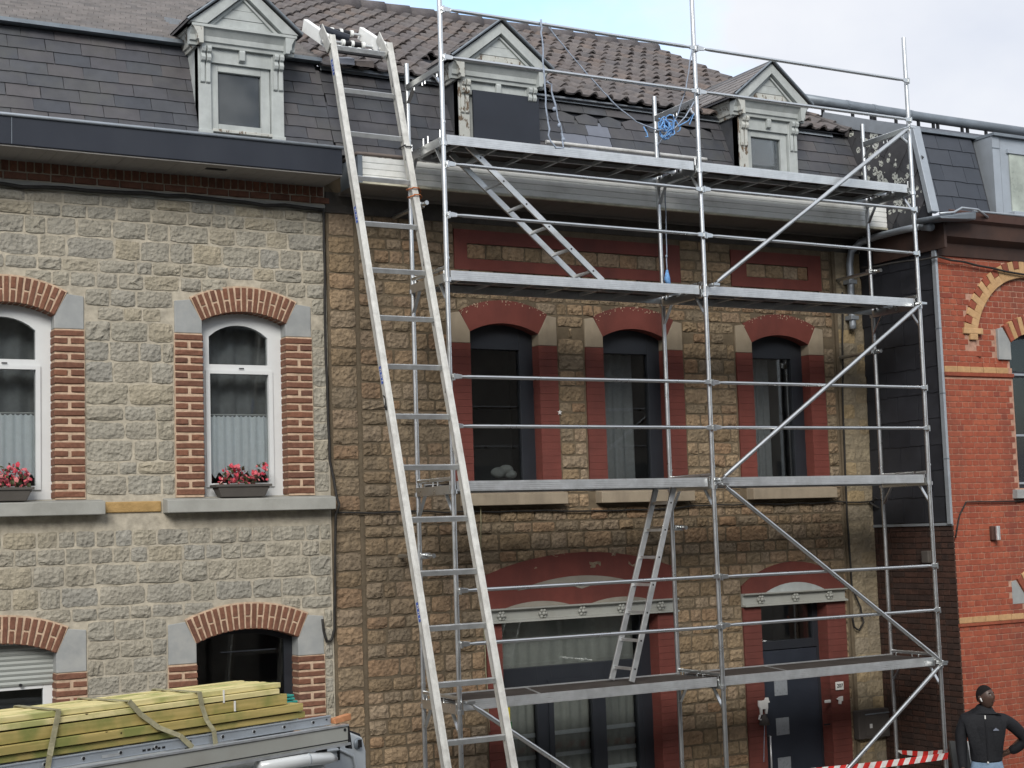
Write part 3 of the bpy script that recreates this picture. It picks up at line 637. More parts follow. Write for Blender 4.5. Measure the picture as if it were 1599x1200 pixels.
# ------------------------------------------------------------------ tan house (brown stone, being worked on)
HT = thing('terraced_house', 'brown stone terraced house with dark red painted surrounds behind the scaffold', 'house', (2.9, YW, 0))
TX0, TX1 = -.642, 6.43
upT = [dict(x0=.95, x1=1.79, zb=4.05, spring=5.745, apex=5.848), dict(x0=2.605, x1=3.455, zb=4.05, spring=5.745, apex=5.848), dict(x0=4.67, x1=5.53, zb=4.05, spring=5.745, apex=5.848)]
shop = dict(x0=1.22, x1=3.19, zb=.35, spring=2.70, apex=2.70); dor = dict(x0=4.62, x1=5.60, zb=.05, spring=2.70, apex=2.70)
obj('wall', wall(MB(), TX0, TX1, 0, 7.38, YW, YW+.36, upT+[shop, dor]), 'mortarT', HT)
rects = [(.80, 3.70, 6.40, 6.84), (4.43, 5.80, 6.40, 6.84), (1.03, 3.44, 0, 3.18), (4.36, 5.89, 0, 2.92), (TX0, TX1, 6.9, 7.2)]
arcs = []
RY = YW-.022
for k, o in enumerate(upT):
    hw = (o['x1']-o['x0'])/2; xc = (o['x0']+o['x1'])/2; wl = .24
    Rr, zc, a0 = arcpoly(xc, hw, o['spring'], o['apex'])
    rects.append((o['x0']-wl, o['x1']+wl, 3.9, o['spring']+.2)); arcs.append((xc, Rr+.25, zc, o['spring']))
    zi = 5.622
    obj('painted_arch', arch_ring(MB(), xc, hw, o['spring'], o['apex'], .245, RY, YW+.19, over=.003), 'redpaint', HT)
    fk = MB()
    for q in range(46):
        t = -a0+2*a0*R.random(); rr_ = Rr+.25-abs(R.gauss(0,.028)); p = (xc+rr_*math.sin(t), zc+rr_*math.cos(t)); s_ = R.uniform(.0015,.004); h_ = s_*R.uniform(1,5)
        fk.box(p[0]-s_, p[0]+s_, RY-.007, RY+.004, p[1]-h_, p[1]+s_)
    fo = obj('mortar_flakes', fk, 'mortarP', HT); fo['kind'] = 'stuff'
    for xj, s in ((o['x0'], -1), (o['x1'], 1)):
        m = MB(); impost(m, xj-s*.004, s, o['spring'], o['apex'], hw, xc, wl-.01, zi, .245, RY-.004, YW+.2); obj('impost_block', m, 'tansill', HT, bevel=.006)
        z = 4.06; m = MB()
        n = 21
        for i in range(n):   # painted brick courses of the jamb, barely open joints
            za, zb = z+(zi-z)*i/n, z+(zi-z)*(i+1)/n-.002; j = R.uniform(-.002,.002)
            a, b = sorted((xj-s*(.003+R.uniform(0,.003)), xj+s*(wl-.012-R.uniform(0,.004))))
            m.box(a, b, RY+j, YW+.19, za, zb)
        obj('painted_jamb', m, 'redpaint', HT)
    a, b = o['x0']-.155, o['x1']+.235
    obj('window_sill', MB().yz([(YW-.13,3.915),(YW-.13,4.035),(YW,4.055),(YW+.15,4.065),(YW+.15,3.915)], a, b), 'tansill', HT, bevel=.006)
    rects.append((a-.005, b+.005, 3.9, 4.07))
    f = obj('window', wall(MB(), o['x0']-.02, o['x1']+.02, o['zb'], o['apex']+.05, YW+.12, YW+.19, [dict(x0=o['x0']+.06, x1=o['x1']-.17, zb=o['zb']+.12, spring=5.58, apex=5.58)]), 'darkframe', HT, bevel=.004)
    obj('pane', MB().box(o['x0']+.05, o['x1']-.15, YW+.155, YW+.161, o['zb']+.1, 5.6), 'glass', f); room(HT, o['x0']-.3, o['x1']+.35, 3.8, 6.0, YW+.37, .9)
curtain('net_curtain', 'dim grey net curtain in the middle upper window behind the scaffold', 2.84, 3.25, 4.1, 5.6, YW+.40, 'sheer', 3, .03)
curtain('net_curtain', 'dim grey net curtain in the upper window beside the diagonal brace', 4.95, 5.25, 4.1, 5.6, YW+.42, 'sheer', 3, .02)
rk = MB()
for c, r_ in (((1.40,YW+.26,4.27),.075), ((1.50,YW+.27,4.30),.07), ((1.55,YW+.26,4.25),.06)): rk.ball(c, r_*1.3, r_*.6, r_*.8, 10, 7)
tag(obj('stuffed_toy', rk, mk('pale grey plush', [(.24,.25,.24)], bump=.6, bs=60, rough=.95), smooth=True), 'pale grey soft shape lying inside the left upper window', 'soft toy')
# recessed stone panels framed in red under the cornice
pst = []
for x0, x1, a, b in ((.80, 3.70, .95, 3.50), (4.43, 5.78, 4.65, 5.58)):
    obj('painted_panel', wall(MB(), x0, x1, 6.40, 6.83, RY, YW-.002, [dict(x0=a, x1=b, zb=6.52, spring=6.685, apex=6.685)]), 'redpaint', HT)
    x = a
    while x < b-.1:
        l = min(R.uniform(.19,.30), b-x); 
        if b-x-l < .1: l = b-x
        pst.append((x+.007, 6.527, l-.014, .15)); x += l
# shop front: red surround, beam with rosettes, white lunettes
def arcp(xa, xb, zs, za, n=12):
    hw = (xb-xa)/2; xc = (xa+xb)/2; Rr, zc, a0 = arcpoly(xc, hw, zs, za); return [(xc+Rr*math.sin(-a0+2*a0*i/n), zc+Rr*math.cos(-a0+2*a0*i/n)) for i in range(n+1)]
obj('painted_arch', MB().xz([(1.03,2.84)]+arcp(1.03,3.44,3.19,3.395)+[(3.44,2.84)], RY, YW), 'redpaint', HT)
obj('lunette', MB().xz(arcp(1.42,2.98,3.02,3.145)+[(2.70,3.04),(2.40,3.05),(2.22,3.005),(2.04,3.055),(1.70,3.045)], RY-.005, YW-.01), MAT['lunette'], HT)
obj('lunette', MB().xz(arcp(1.28,2.06,2.846,2.90), RY-.005, YW-.01), MAT['lunette'], HT); obj('lunette', MB().xz(arcp(2.34,3.10,2.846,2.895), RY-.005, YW-.01), MAT['lunette'], HT)
def jamb(x0, x1, z0, z1, y1=YW+.2, pitch=.072):
    n = int((z1-z0)/pitch); m = MB()
    for i in range(n):
        za, zb = z0+(z1-z0)*i/n, z0+(z1-z0)*(i+1)/n-.0025; m.box(x0+R.uniform(0,.004), x1-R.uniform(0,.004), RY+R.uniform(-.003,.003), y1, za, zb)
    obj('painted_jamb', m, 'redpaint', HT)
jamb(1.04, 1.225, 0, 2.69); jamb(3.185, 3.44, 0, 2.69); jamb(4.365, 4.625, 0, 2.69); jamb(5.595, 5.885, 0, 2.69)
obj('painted_arch', MB().xz([(4.365,2.84)]+arcp(4.365,5.885,2.93,3.185)+[(5.885,2.84)], RY, YW), 'redpaint', HT)
obj('lunette', MB().xz(arcp(4.70,5.58,2.842,2.945), RY-.008, YW-.01), 'whitewood', HT)
def beam(x0, x1, ros):
    b = obj('lintel_beam', MB().yz([(YW-.085,2.695),(YW-.085,2.71),(YW-.03,2.725),(YW-.03,2.815),(YW-.085,2.83),(YW-.085,2.845),(YW+.1,2.845),(YW+.1,2.695)], x0, x1), 'greypaint', HT, bevel=.003)
    for x in ros:
        m = MB()
        for i in range(6):
            t = i*PI/3; m.ball((x+.036*math.cos(t), YW-.05, 2.77+.036*math.sin(t)), .019, .02, .019, 8, 6)
        m.ball((x, YW-.065, 2.77), .022, .026, .022, 8, 6); m.tube([(x,YW-.028,2.77),(x,YW-.04,2.77)], .045, 12)
        obj('rosette', m, 'greypaint', b, smooth=True)
beam(1.045, 3.445, (1.21,1.71,2.20,2.70,3.22)); beam(4.36, 5.885, (4.61,5.12,5.63))
# shop window
yb = YW+.15
f = obj('shop_window', wall(MB(), 1.2, 3.21, .3, 2.72, yb, yb+.07, [dict(x0=1.27, x1=3.06, zb=2.20, spring=2.69, apex=2.69), dict(x0=1.27, x1=1.72, zb=.9, spring=2.0, apex=2.0), dict(x0=1.90, x1=2.41, zb=.9, spring=2.0, apex=2.0), dict(x0=2.58, x1=3.0, zb=.9, spring=2.0, apex=2.0)]), 'darkframe', HT, bevel=.005)
obj('sash', wall(MB(), 1.85, 2.46, .82, 2.05, yb-.02, yb-.001, [dict(x0=1.91, x1=2.40, zb=.9, spring=1.99, apex=1.99)]), 'darkframe', f)
obj('pane', MB().box(1.22, 3.2, yb+.035, yb+.041, .4, 2.71), 'glass', f); room(HT, .9, 3.5, .2, 3.0, YW+.37, 1.2)
obj('sticker', MB().box(1.30, 1.40, yb+.028, yb+.033, 1.66, 1.80), 'yellow', f); obj('sticker', MB().box(1.30, 1.42, yb+.028, yb+.033, 1.54, 1.65), 'green', f)
for i, (a, b) in enumerate(((1.3,1.72),(1.9,2.41),(2.58,3.0))):
    wh = ['left', 'middle', 'right'][i]
    curtain('net_curtain', f'long net curtain with lace hem in the {wh} pane of the ground floor shop window', a-.04, b+.04, .9, 2.0, YW+.30, 'net', 5, .015)
    for zz in (1.02, 1.22, 1.45):
        m = MB(); m.box(a-.03, b+.03, YW+.27, YW+.276, zz, zz+.045); obj('lace_band', m, 'lace', f)
curtain('pelmet_curtain', 'dull green grey curtain across the top band of the shop window', 1.28, 3.07, 2.15, 2.72, YW+.32, 'net', 12, .012)
# door
D = obj('front_door', MB().box(4.66, 5.56, yb, yb+.06, .05, 2.16), 'door', HT, bevel=.004)
fr = MB(); wall(fr, 4.60, 5.62, .05, 2.72, yb+.0, yb+.075, [dict(x0=4.655, x1=5.565, zb=.05, spring=2.17, apex=2.17), dict(x0=4.69, x1=5.52, zb=2.27, spring=2.69, apex=2.69)]); f = obj('door_frame', fr, 'darkframe', HT, bevel=.004)
obj('transom_pane', MB().box(4.66, 5.55, yb+.04, yb+.046, 2.25, 2.71), 'glass', f); room(HT, 4.3, 5.9, .0, 3.0, YW+.37, 1.0)
for z in (1.64, 1.19, .74, .29): obj('door_pane', MB().box(4.90, 5.09, yb-.006, yb+.01, z, z+.195), 'frost', D, bevel=.003)
obj('door_handle', MB().tube([(4.765,yb-.0,1.2),(4.765,yb-.05,1.2),(4.765,yb-.05,.6),(4.765,yb,.6)], .014, 8), 'alu', D, smooth=True)
# stones, corner blocks
stT = stone_rows(-.30, 5.93, 0, 6.9, (.11,.195), (.13,.32), rects, arcs, gap=.018)
stones(HT, stT+pst, 'stoneT', d=(.010,.034))
co = stone_rows(5.985, TX1+.005, 0, 6.9, (.15,.20), (.18,.26), [], [], gap=.01)+stone_rows(TX0+.02, -.335, 0, 6.9, (.15,.22), (.28,.3), [], [], gap=.014)
place('corner_stone', [(variants('stone', 'ashlar' if x > 5 else 'stoneT', 12), (x, YW, z), None, (l, R.uniform(.007,.014) if x > 5 else R.uniform(.014,.026), h), 'z') for x, z, l, h in co], HT)
obj('corner_mortar', MB().box(5.985, TX1+.003, YW-.003, YW+.005, 0, 6.9), mk('pale corner mortar', [(.27,.225,.15),(.22,.185,.13)], ns=8, namt=.25, bump=.4, bs=50, rough=.95, stain=(.1,.085,.065), sscale=1.1, samt=.5), HT)
dk = MB().box(TX0, TX1, YW-.012, YW+.01, 6.90, 7.11); obj('frieze_band', dk, mk('soot stained render', [(.05,.047,.044),(.075,.068,.06)], ns=5, namt=.3, bump=.4, bs=40, rough=.9, stain=(.12,.1,.08), sscale=1.5, samt=.4), HT)
obj('pipe_stub', MB().box(5.955, 6.0, YW-.03, YW, 0, 6.9), 'mortarT', HT)
obj('mortar_joint', MB().box(-.338, -.302, YW-.006, YW+.01, 0, 6.9), 'mortarT', HT)  # vertical mortar line beside the left corner stones
# cornice: white clad box gutter
GX0, GX1 = -.50, 6.40
for i in range(4):
    z = 7.12+i*.063; obj('cladding_board', MB().yz([(.868,z),(.860,z+.008),(.860,z+.058),(.868,z+.0625),(.89,z+.0625),(.89,z)], GX0, GX1), 'pvcwhite', HT)
obj('bottom_trim', MB().box(GX0, GX1, .848, .885, 7.095, 7.117), mk('yellowed trim', [(.5,.48,.38)], rough=.6), HT, bevel=.003)
obj('end_cap', MB().box(GX0-.012, GX0-.001, .862, 1.3, 7.10, 7.375), 'zincdark', HT); obj('end_corner', MB().box(GX0-.02, GX0+.03, .845, .858, 7.10, 7.375), 'zincdark', HT)
obj('gutter_lip', MB().tube([(GX0-.02,1.25,7.40),(GX0-.015,.87,7.395),(GX0+.05,.862,7.395),(2.9,.862,7.39),(GX1+.02,.862,7.40)], .02, 10), mk('rusty gutter lip', [(.22,.2,.185),(.12,.085,.07)], ns=14, rough=.6, metal=.3), HT, smooth=True)
obj('gutter_back', MB().box(GX0, GX1, 1.02, 1.12, 7.36, 7.42), mk('flaking white edge', [(.5,.5,.47)], rough=.7, chips=(.05,.045,.04), chipscale=16, chipthr=.5), HT)
obj('gutter_floor', MB().box(GX0, GX1, .89, 1.02, 7.345, 7.355), 'zincdark', HT)
x = GX0
while x < GX1-.01:
    obj('soffit_board', MB().box(x, min(x+.118, GX1), .886, YW-.014, 7.098+R.uniform(0,.002), 7.112), 'soffitT', HT); x += .12
obj('soffit_trim', MB().box(GX0, GX1, YW-.04, YW-.014, 7.075, 7.097), 'soffitT', HT)
# mansard slates with a few pointed and pale ones
def patT(r, x):
    if r == 5 and 2.0 < x < 4.2: return ('slate', 'pslate')
    if (r, round(x*3)) in ((4, 8), (3, 7), (3, 8), (2, 7)): return ('slateP', 'slate')
    return ('slate', 'slate')
slate_field(HT, TX0+.002, TX1-.02, 1.10, 7.42, 1.5, 8.40, 7, .32, 'slate', holes=[(.775, 1.695, 7, 9), (4.435, 5.285, 7, 9)], pat=patT)
obj('zinc_flashing', MB().add([(TX0,1.45,8.385),(6.15,1.45,8.355),(6.15,1.47,8.42),(TX0,1.47,8.455),(TX0,1.55,8.48),(6.15,1.55,8.44)], [(0,1,2,3),(3,2,5,4)]), 'zinc', HT)
obj('roof_plate', MB().box(TX0, 6.42, 1.57, 1.62, 7.4, 8.46), 'slateS', HT)
# roof tiles
items = []; TS = (.545); nr = 14; ang = math.atan2(1, 1/TS)
ty0, tz0 = 1.42, 8.425; sl = 4.62/nr; wd = .208
rm = Matrix.Rotation(math.atan(TS), 3, 'X'); ca, sa = math.cos(math.atan(TS)), math.sin(math.atan(TS))
for r in range(nr):
    py, pz = ty0+r*sl*ca, tz0+r*sl*sa; x = TX0
    while x < 6.30:
        dh = [(-2.05,-1.1),(.76,1.70),(4.42,5.45)]
        if not any(a < x+.1 < b and pz < 9.0-abs(x+.1-(a+b)/2)*.8 for a, b in dh):
            items.append((variants('tile', 'tile', 8), (x+R.uniform(-.004,.004), py+R.uniform(-.012,.012), pz+R.uniform(-.006,.006)+.02*math.sin(x*.9+r*.25)), rm @ Matrix.Rotation(R.gauss(0,.012), 3, 'Z') @ Matrix.Rotation(R.gauss(0,.012), 3, 'X'), (wd, sl, .05), 'y'))
        x += wd
place('roof_tile', items, HT)
bk = MB().add([(TX0,ty0,tz0-.03),(6.34,ty0,tz0-.03),(6.34,ty0+4.6*ca,tz0-.03+4.6*sa),(TX0,ty0+4.6*ca,tz0-.03+4.6*sa)], [(0,1,2,3)]); obj('roof_boarding', bk, 'slateS', HT)
ry, rz = ty0+4.62*ca, tz0+4.62*sa
x = TX0
while x < 6.35:
    m = MB().tube([(x, ry, rz+.0),(x+.38, ry, rz+.008)], [.115,.125], 12); obj('ridge_tile', m, 'ridge', HT, smooth=True); x += .37
obj('verge', MB().beam((6.36,ty0,tz0-.0),(6.36,ry,rz-.02), .05, .10), 'tile', HT)
for x in (-.5,-.28): obj('spare_tile', MB().hexa([(x,1.36,8.45),(x+.2,1.36,8.45),(x+.2,1.5,8.5),(x,1.5,8.5),(x,1.36,8.50),(x+.2,1.36,8.52),(x+.2,1.5,8.58),(x,1.5,8.55)]), 'slateP' if x < -.4 else 'tile', HT)
# ------------------------------------------------------------------ dormers
def dormer(root, xa, xb, zb, boarded=False, cheek='slate', peel='whitewood', sideslate=True):
    Y = 1.12; xc = (xa+xb)/2; hw = (xb-xa)/2; zt = 8.36
    D = obj('dormer', MB().box(xa+.14, xb-.14, Y+.10, Y+.14, zb, zt), 'room', root)
    roofy = lambda z: 1.1+.4*(z-7.44)/1.03 if z < 8.47 else 1.5+(z-8.47)/.545
    for s, x in ((-1, xa), (1, xb-.0)):     # cheeks
        m = MB(); x0, x1 = (xa, xa+.025) if s < 0 else (xb-.025, xb)
        m.yz([(Y+.02, zb), (roofy(zb)+.05, zb), (roofy(zt)+.1, zt+.02), (Y+.02, zt+.02)], x0, x1); obj('cheek', m, 'whitewood' if cheek == 'white' and s < 0 else 'slate', D)
    for s in (-1, 1):                        # pilasters with scrolled brackets
        a, b = (xa, xa+.125) if s < 0 else (xb-.125, xb); k = (a+b)/2
        pm = peel if s < 0 else 'whitewood'
        obj('pilaster', MB().box(a, b, Y, Y+.12, zb, zt), pm, D, bevel=.005)
        obj('pilaster_base', MB().box(a-.008, b+.008, Y-.02, Y+.1, zb, zb+.09), pm, D, bevel=.005)
        for dx in (-.028, .028):
            m = MB().yz([(Y-.002,zt-.36),(Y-.02,zt-.345),(Y-.022,zt-.16),(Y-.05,zt-.145),(Y-.062,zt-.115),(Y-.05,zt-.085),(Y-.045,zt-.075),(Y-.068,zt-.06),(Y-.078,zt-.03),(Y-.065,zt-.002),(Y-.002,zt-.002)], k+dx-.021, k+dx+.021); obj('bracket', m, pm, D, bevel=.004)
    obj('lintel', MB().box(xa+.125, xb-.125, Y+.01, Y+.10, zt-.14, zt), 'whitewood', D)
    obj('key_block', MB().yz([(Y+.01,zt-.12),(Y-.03,zt-.10),(Y-.04,zt-.02),(Y-.03,zt),(Y+.01,zt)], xc-.028, xc+.028), 'whitewood', D, bevel=.004)
    # cornice, front and both returns
    cz = zt; e = .10
    prof = [(Y+.02,cz),(Y-.03,cz),(Y-.035,cz+.03),(Y-.055,cz+.04),(Y-.06,cz+.09),(Y-.10,cz+.15),(Y-.125,cz+.16),(Y-.125,cz+.185),(Y+.02,cz+.185)]
    obj('cornice', MB().yz(prof, xa-e, xb+e), 'whitewood', D)
    for s in (-1, 1):
        x = xa if s < 0 else xb; m = MB()
        pts = [(x+s*(Y-py)*(e/.125), pz) for py, pz in prof]
        m.xz([(max(min(px, x+s*e) if s > 0 else max(px, x-e), -99), pz) for px, pz in pts], Y-.12, roofy(cz+.1)+.25)
        obj('cornice_return', m, 'peel' if s < 0 else 'whitewood', D)
    # pediment
    pz0 = cz+.19; ap = pz0+.45; ew = hw+e+.02; yb_ = roofy(ap)+.1
    for i in range(4):
        z0, z1 = pz0+.005+i*.095, pz0+.005+i*.095+.09; f = lambda z: (ew-.14)*(1-(z-pz0)/(ap-.07-pz0))
        if f(z1) < .02: z1 = z0+.06
        obj('pediment_plank', MB().xz([(xc-f(z0),z0),(xc-max(.004,f(z1)),z1),(xc+max(.004,f(z1)),z1),(xc+f(z0),z0)], Y-.055-.004*(i % 2), Y-.03), 'peel' if i < 1 and peel == 'peel' else 'whitewood', D)
    obj('pediment_back', MB().xz([(xc-ew+.1,pz0),(xc,ap-.06),(xc+ew-.1,pz0)], Y-.028, Y), 'whitewood', D)
    for s in (-1, 1):
        a = Vector((s*ew,0,0)); m = MB()
        dx, dz = -s*ew, ap-pz0; l = math.hypot(dx, dz); nx, nz = s*dz/l, abs(dx)/l
        th = .095
        q = lambda u, t: (xc+s*ew+dx*u-nx*t, pz0+dz*u-nz*t)
        m.xz([(xc+s*ew,pz0),(xc,ap),(xc,ap-th*1.25),(xc+s*(ew-.17),pz0)], Y-.125, Y-.03); obj('raking_cornice', m, 'whitewood', D, bevel=.004)
        m = MB().xz([(xc+s*(ew-.185),pz0),(xc,ap-th*1.42),(xc,ap-th*1.65),(xc+s*(ew-.23),pz0)], Y-.08, Y-.03); obj('raking_mould', m, 'whitewood', D)
        # roof slope
        m = MB(); yr = lambda u: (roofy(lerp(pz0, ap, u))+.05)
        m.add([(xc+s*(ew+.03),Y-.15,pz0-.01),(xc,Y-.15,ap+.015),(xc,yr(1),ap+.015),(xc+s*(ew+.03),yr(0)+.1,pz0-.01),(xc+s*(ew+.03),Y-.15,pz0+.015),(xc,Y-.15,ap+.04),(xc,yr(1),ap+.04),(xc+s*(ew+.03),yr(0)+.1,pz0+.015)],
              [(0,1,2,3),(4,7,6,5),(0,4,5,1),(1,5,6,2),(2,6,7,3),(3,7,4,0)])
        obj('dormer_roof', m, 'slate', D)
        if s < 0:
            n = 6
            for i in range(n):
                u0, u1 = i/n, (i+1)/n; x0, x1 = xc+s*(ew+.03)*(1-u0), xc+s*(ew+.03)*(1-u1); z0, z1 = lerp(pz0,ap,u0)+.02, lerp(pz0,ap,u1)+.03; y = Y-.15; ye = yr(u0)+.05
                mm = MB()
                while y < ye:
                    y2 = min(y+.22, ye); mm.add([(x0-.008,y,z0+.018),(x1,y,z1),(x1,y2-.006,z1),(x0-.008,y2-.006,z0+.018),(x0-.008,y,z0),(x0-.008,y2-.006,z0)], [(0,1,2,3),(0,3,5,4)]); y = y2
                obj('roof_slate_row', mm, 'oldslate', D)
    obj('roof_edge', MB().tube([(xc-ew-.03,Y-.155,pz0+.01),(xc,Y-.155,ap+.035),(xc+ew+.03,Y-.155,pz0+.01)], .014, 8), 'zincdark', D)
    # window
    wa, wb = xa+.13, xb-.13
    w = wall(MB(), wa, wb, zb+.10, zt-.135, Y+.04, Y+.10, [dict(x0=wa+.075, x1=wb-.09, zb=zb+.17, spring=zt-.215, apex=zt-.215)]); wo = obj('window', w, 'whitewood', D, bevel=.006) if False else obj('window_frame', w, 'whitewood', D, bevel=.005)
    obj('pane', MB().box(wa+.06, wb-.08, Y+.075, Y+.081, zb+.15, zt-.2), 'glassd', D)
    obj('window_sill', MB().box(wa, wb, Y-.02, Y+.10, zb+.075, zb+.105), 'peel', D, bevel=.005); obj('sill_board', MB().box(wa, wb, Y+.015, Y+.06, zb, zb+.075), 'concrete', D)
    if boarded: obj('cover_board', MB().box(xa+.15, xb+.02, Y-.035, Y-.012, zb+.02, zt-.10), 'membrane', D)
    else: obj('dark_loft', MB().box(wa, wb, Y+.5, Y+.52, zb, zt), 'room', D)
    return D
dormer(HL, -2.03, -1.17, 7.46, cheek='white')
dormer(HT, .77, 1.70, 7.50, boarded=True, peel='peel')
dormer(HT, 4.43, 5.29, 7.50, peel='peel')
# roof light flap on the grey house roof next to its dormer
obj('roof_vent', MB().hexa([(-2.0,2.1,8.83),(-1.72,2.1,8.83),(-1.72,2.3,8.93),(-2.0,2.3,8.93),(-2.0,2.05,8.93),(-1.72,2.05,8.9),(-1.72,2.3,9.0),(-2.0,2.3,9.02)]), 'zinc', HL)

# ------------------------------------------------------------------ red brick house, standing forward
HR = thing('terraced_house', 'bright red brick house at the right edge with cream brick arch', 'house', (8.2, .1, 0))
RX0, RX1, RYF = 6.432, 10.6, .10
ac, aR, aRo = 7.83, .865, 1.075      # blind arch
az = 5.60
aro = dict(x0=ac-aR, x1=ac+aR, zb=5.37, spring=5.83, apex=5.60+aR)
win = dict(x0=7.53, x1=8.35, zb=3.95, spring=5.68, apex=5.80)
gwin = dict(x0=7.50, x1=8.35, zb=1.0, spring=2.72, apex=2.86)
obj('wall', wall(MB(), RX0, RX1, 0, 7.0, RYF+.034, RYF+.36, [win, gwin]), 'mortarR', HR)
obj('wall_skin', wall(MB(), RX0, RX1, 0, 7.0, RYF+.006, RYF+.033, [aro, win, gwin]), 'mortarR', HR)
items = []; ph = .067; r = 0; z = .0
rects = [(7.335, 8.6, 5.46, 5.78), (win['x0'], win['x1'], win['zb'], 5.75), (7.305, 8.6, 2.61, 2.87), (gwin['x0'], gwin['x1'], 1.0, 2.8), (RX0, RX1, 5.255, 5.375), (RX0, RX1, 2.40, 2.505), (7.40, 8.5, 3.82, 3.96)]
def inrect(x0, x1, z): return any(a < (x0+x1)/2 < b and c < z+.03 < d for a, b, c, d in rects)
while z < 6.66:
    l = .205 if r % 2 == 0 else .1025; x = RX0-(0 if r % 2 == 0 else .051)
    while x < RX1-.05:
        a, b = max(x, RX0), x+l; x += l
        mid = (a+b)/2; d = math.hypot(mid-ac, z+.03-az)
        if inrect(a, b, z) or (z > az-.1 and aR-.02 < d < aRo): continue
        if b-a < .03: continue
        rec = (z > 5.38 and (d < aR or (z < az and abs(mid-ac) < aR)))
        wa = (z+.03 > 5.68 and abs(mid-7.94) < .62 and z < 6.02-abs(mid-7.94)*.35)
        if wa: continue
        items.append((variants('brick', 'brickR', 14, j=.03), (a+.005, RYF+(.042 if rec else .012), z+.005), None, (b-a-.010, .012, ph-.010), 'z'))
    z += ph; r += 1
place('brick', items, HR)
# cream arch: alternating cream and red voussoirs
n = 34; it2 = []
for i in range(n):
    t = -PI/2+PI*(i+.5)/n-.0
    if az+math.cos(t)*aR < 5.72 and abs(math.sin(t)) > .97 and i not in (0, n-1): pass
    rdir = Vector((math.sin(t),0,math.cos(t))); zd = Vector((-math.cos(t),0,math.sin(t)))
    if t < -1.42 or t > 1.42: continue
    rm = Matrix((rdir, Vector((0,1,0)), zd)).transposed(); w = PI/n*(aR+.1)-.006
    for s0, ln, mt in ((0,.205,'brickC'),) if i % 2 == 0 else ((0,.105,'brickC'),(.113,.095,'brickR')):
        it2.append((variants('brick', mt, 12, j=.02), Vector((ac, RYF+.012, az))+rdir*(aR+s0)-zd*w/2, rm, (ln, .03, w), 'z'))
for k, (x0, x1) in enumerate(((ac-aRo+.005, ac-aR+.10), (ac-aRo+.10, ac-aR+.01))):
    it2.append((variants('brick', 'brickC', 12, j=.02), (x0, RYF+.012, 5.83-.072-k*.07), None, (x1-x0, .04, .066), 'z'))
for zz, hh in ((5.305,.066), (2.435,.066)):
    x = RX0
    while x < 8.7:
        if not (win['x0']-.02 < x+.1 < win['x1'] or (gwin['x0']-.02 < x+.1 < gwin['x1'] and zz < 3)): it2.append((variants('brick', 'brickC', 12, j=.02), (x+.004, RYF+.008, zz), None, (.198, .016, hh), 'z'))
        x += .206
place('cream_brick', it2, HR)
for z0, z1 in ((5.245, 5.30), (2.385, 2.43)):
    obj('moulded_course', MB().yz([(RYF+.01,z0),(RYF-.02,z0+.015),(RYF-.026,z1),(RYF+.01,z1)], RX0-.01, win['x0']), MAT['brickR'], HR)
# window with blue stone blocks and its striped arch
for o, zi in ((win, 5.47), (gwin, 2.61)):
    hw = (o['x1']-o['x0'])/2; xc = (o['x0']+o['x1'])/2
    for xj, s in ((o['x0'],-1),(o['x1'],1)):
        m = MB(); impost(m, xj, s, o['spring'], o['apex'], hw, xc, .20, zi, .22, RYF+.0, RYF+.2); obj('impost_block', m, 'bluestone', HR, bevel=.004)
    it3 = []; Rr, zc, a0 = arcpoly(xc, hw, o['spring'], o['apex']); n = 13
    for i in range(n):
        t = -a0+2*a0*(i+.5)/n; rdir = Vector((math.sin(t),0,math.cos(t))); zd = Vector((-math.cos(t),0,math.sin(t))); w = 2*a0/n*(Rr+.1)-.007
        it3.append((variants('brick', 'brickC' if i % 2 else 'brickR', 12, j=.02), Vector((xc, RYF+.04, zc))+rdir*Rr-zd*w/2, Matrix((rdir, Vector((0,1,0)), zd)).transposed(), (.215,.06,w), 'z'))
    place('arch_brick', it3, HR)
    f = obj('window', wall(MB(), o['x0']-.02, o['x1']+.02, o['zb'], o['apex']+.02, RYF+.14, RYF+.2, [dict(x0=o['x0']+.05, x1=o['x1']-.05, zb=o['zb']+1.4, spring=o['spring']-.03, apex=o['apex']-.05), dict(x0=o['x0']+.05, x1=o['x1']-.05, zb=o['zb']+.1, spring=o['zb']+1.33, apex=o['zb']+1.33)]), 'darkframe', HR)
    obj('pane', MB().box(o['x0'], o['x1'], RYF+.16, RYF+.166, o['zb'], o['apex']), 'glass', f); room(HR, o['x0']-.3, o['x1']+.5, o['zb']-.2, o['apex']+.3, RYF+.37)
    for zz in (o['zb']+1.35, o['zb']+.62, o['zb']+.05): obj('glazing_bar', MB().box(o['x0'], o['x1'], RYF+.125, RYF+.139, zz, zz+.025), 'zinc', f)
    obj('window_sill', MB().yz([(RYF-.07,o['zb']-.12),(RYF-.07,o['zb']-.02),(RYF+.2,o['zb']),(RYF+.2,o['zb']-.12)], o['x0']-.12, o['x1']+.12), 'bluestone', HR, bevel=.005)
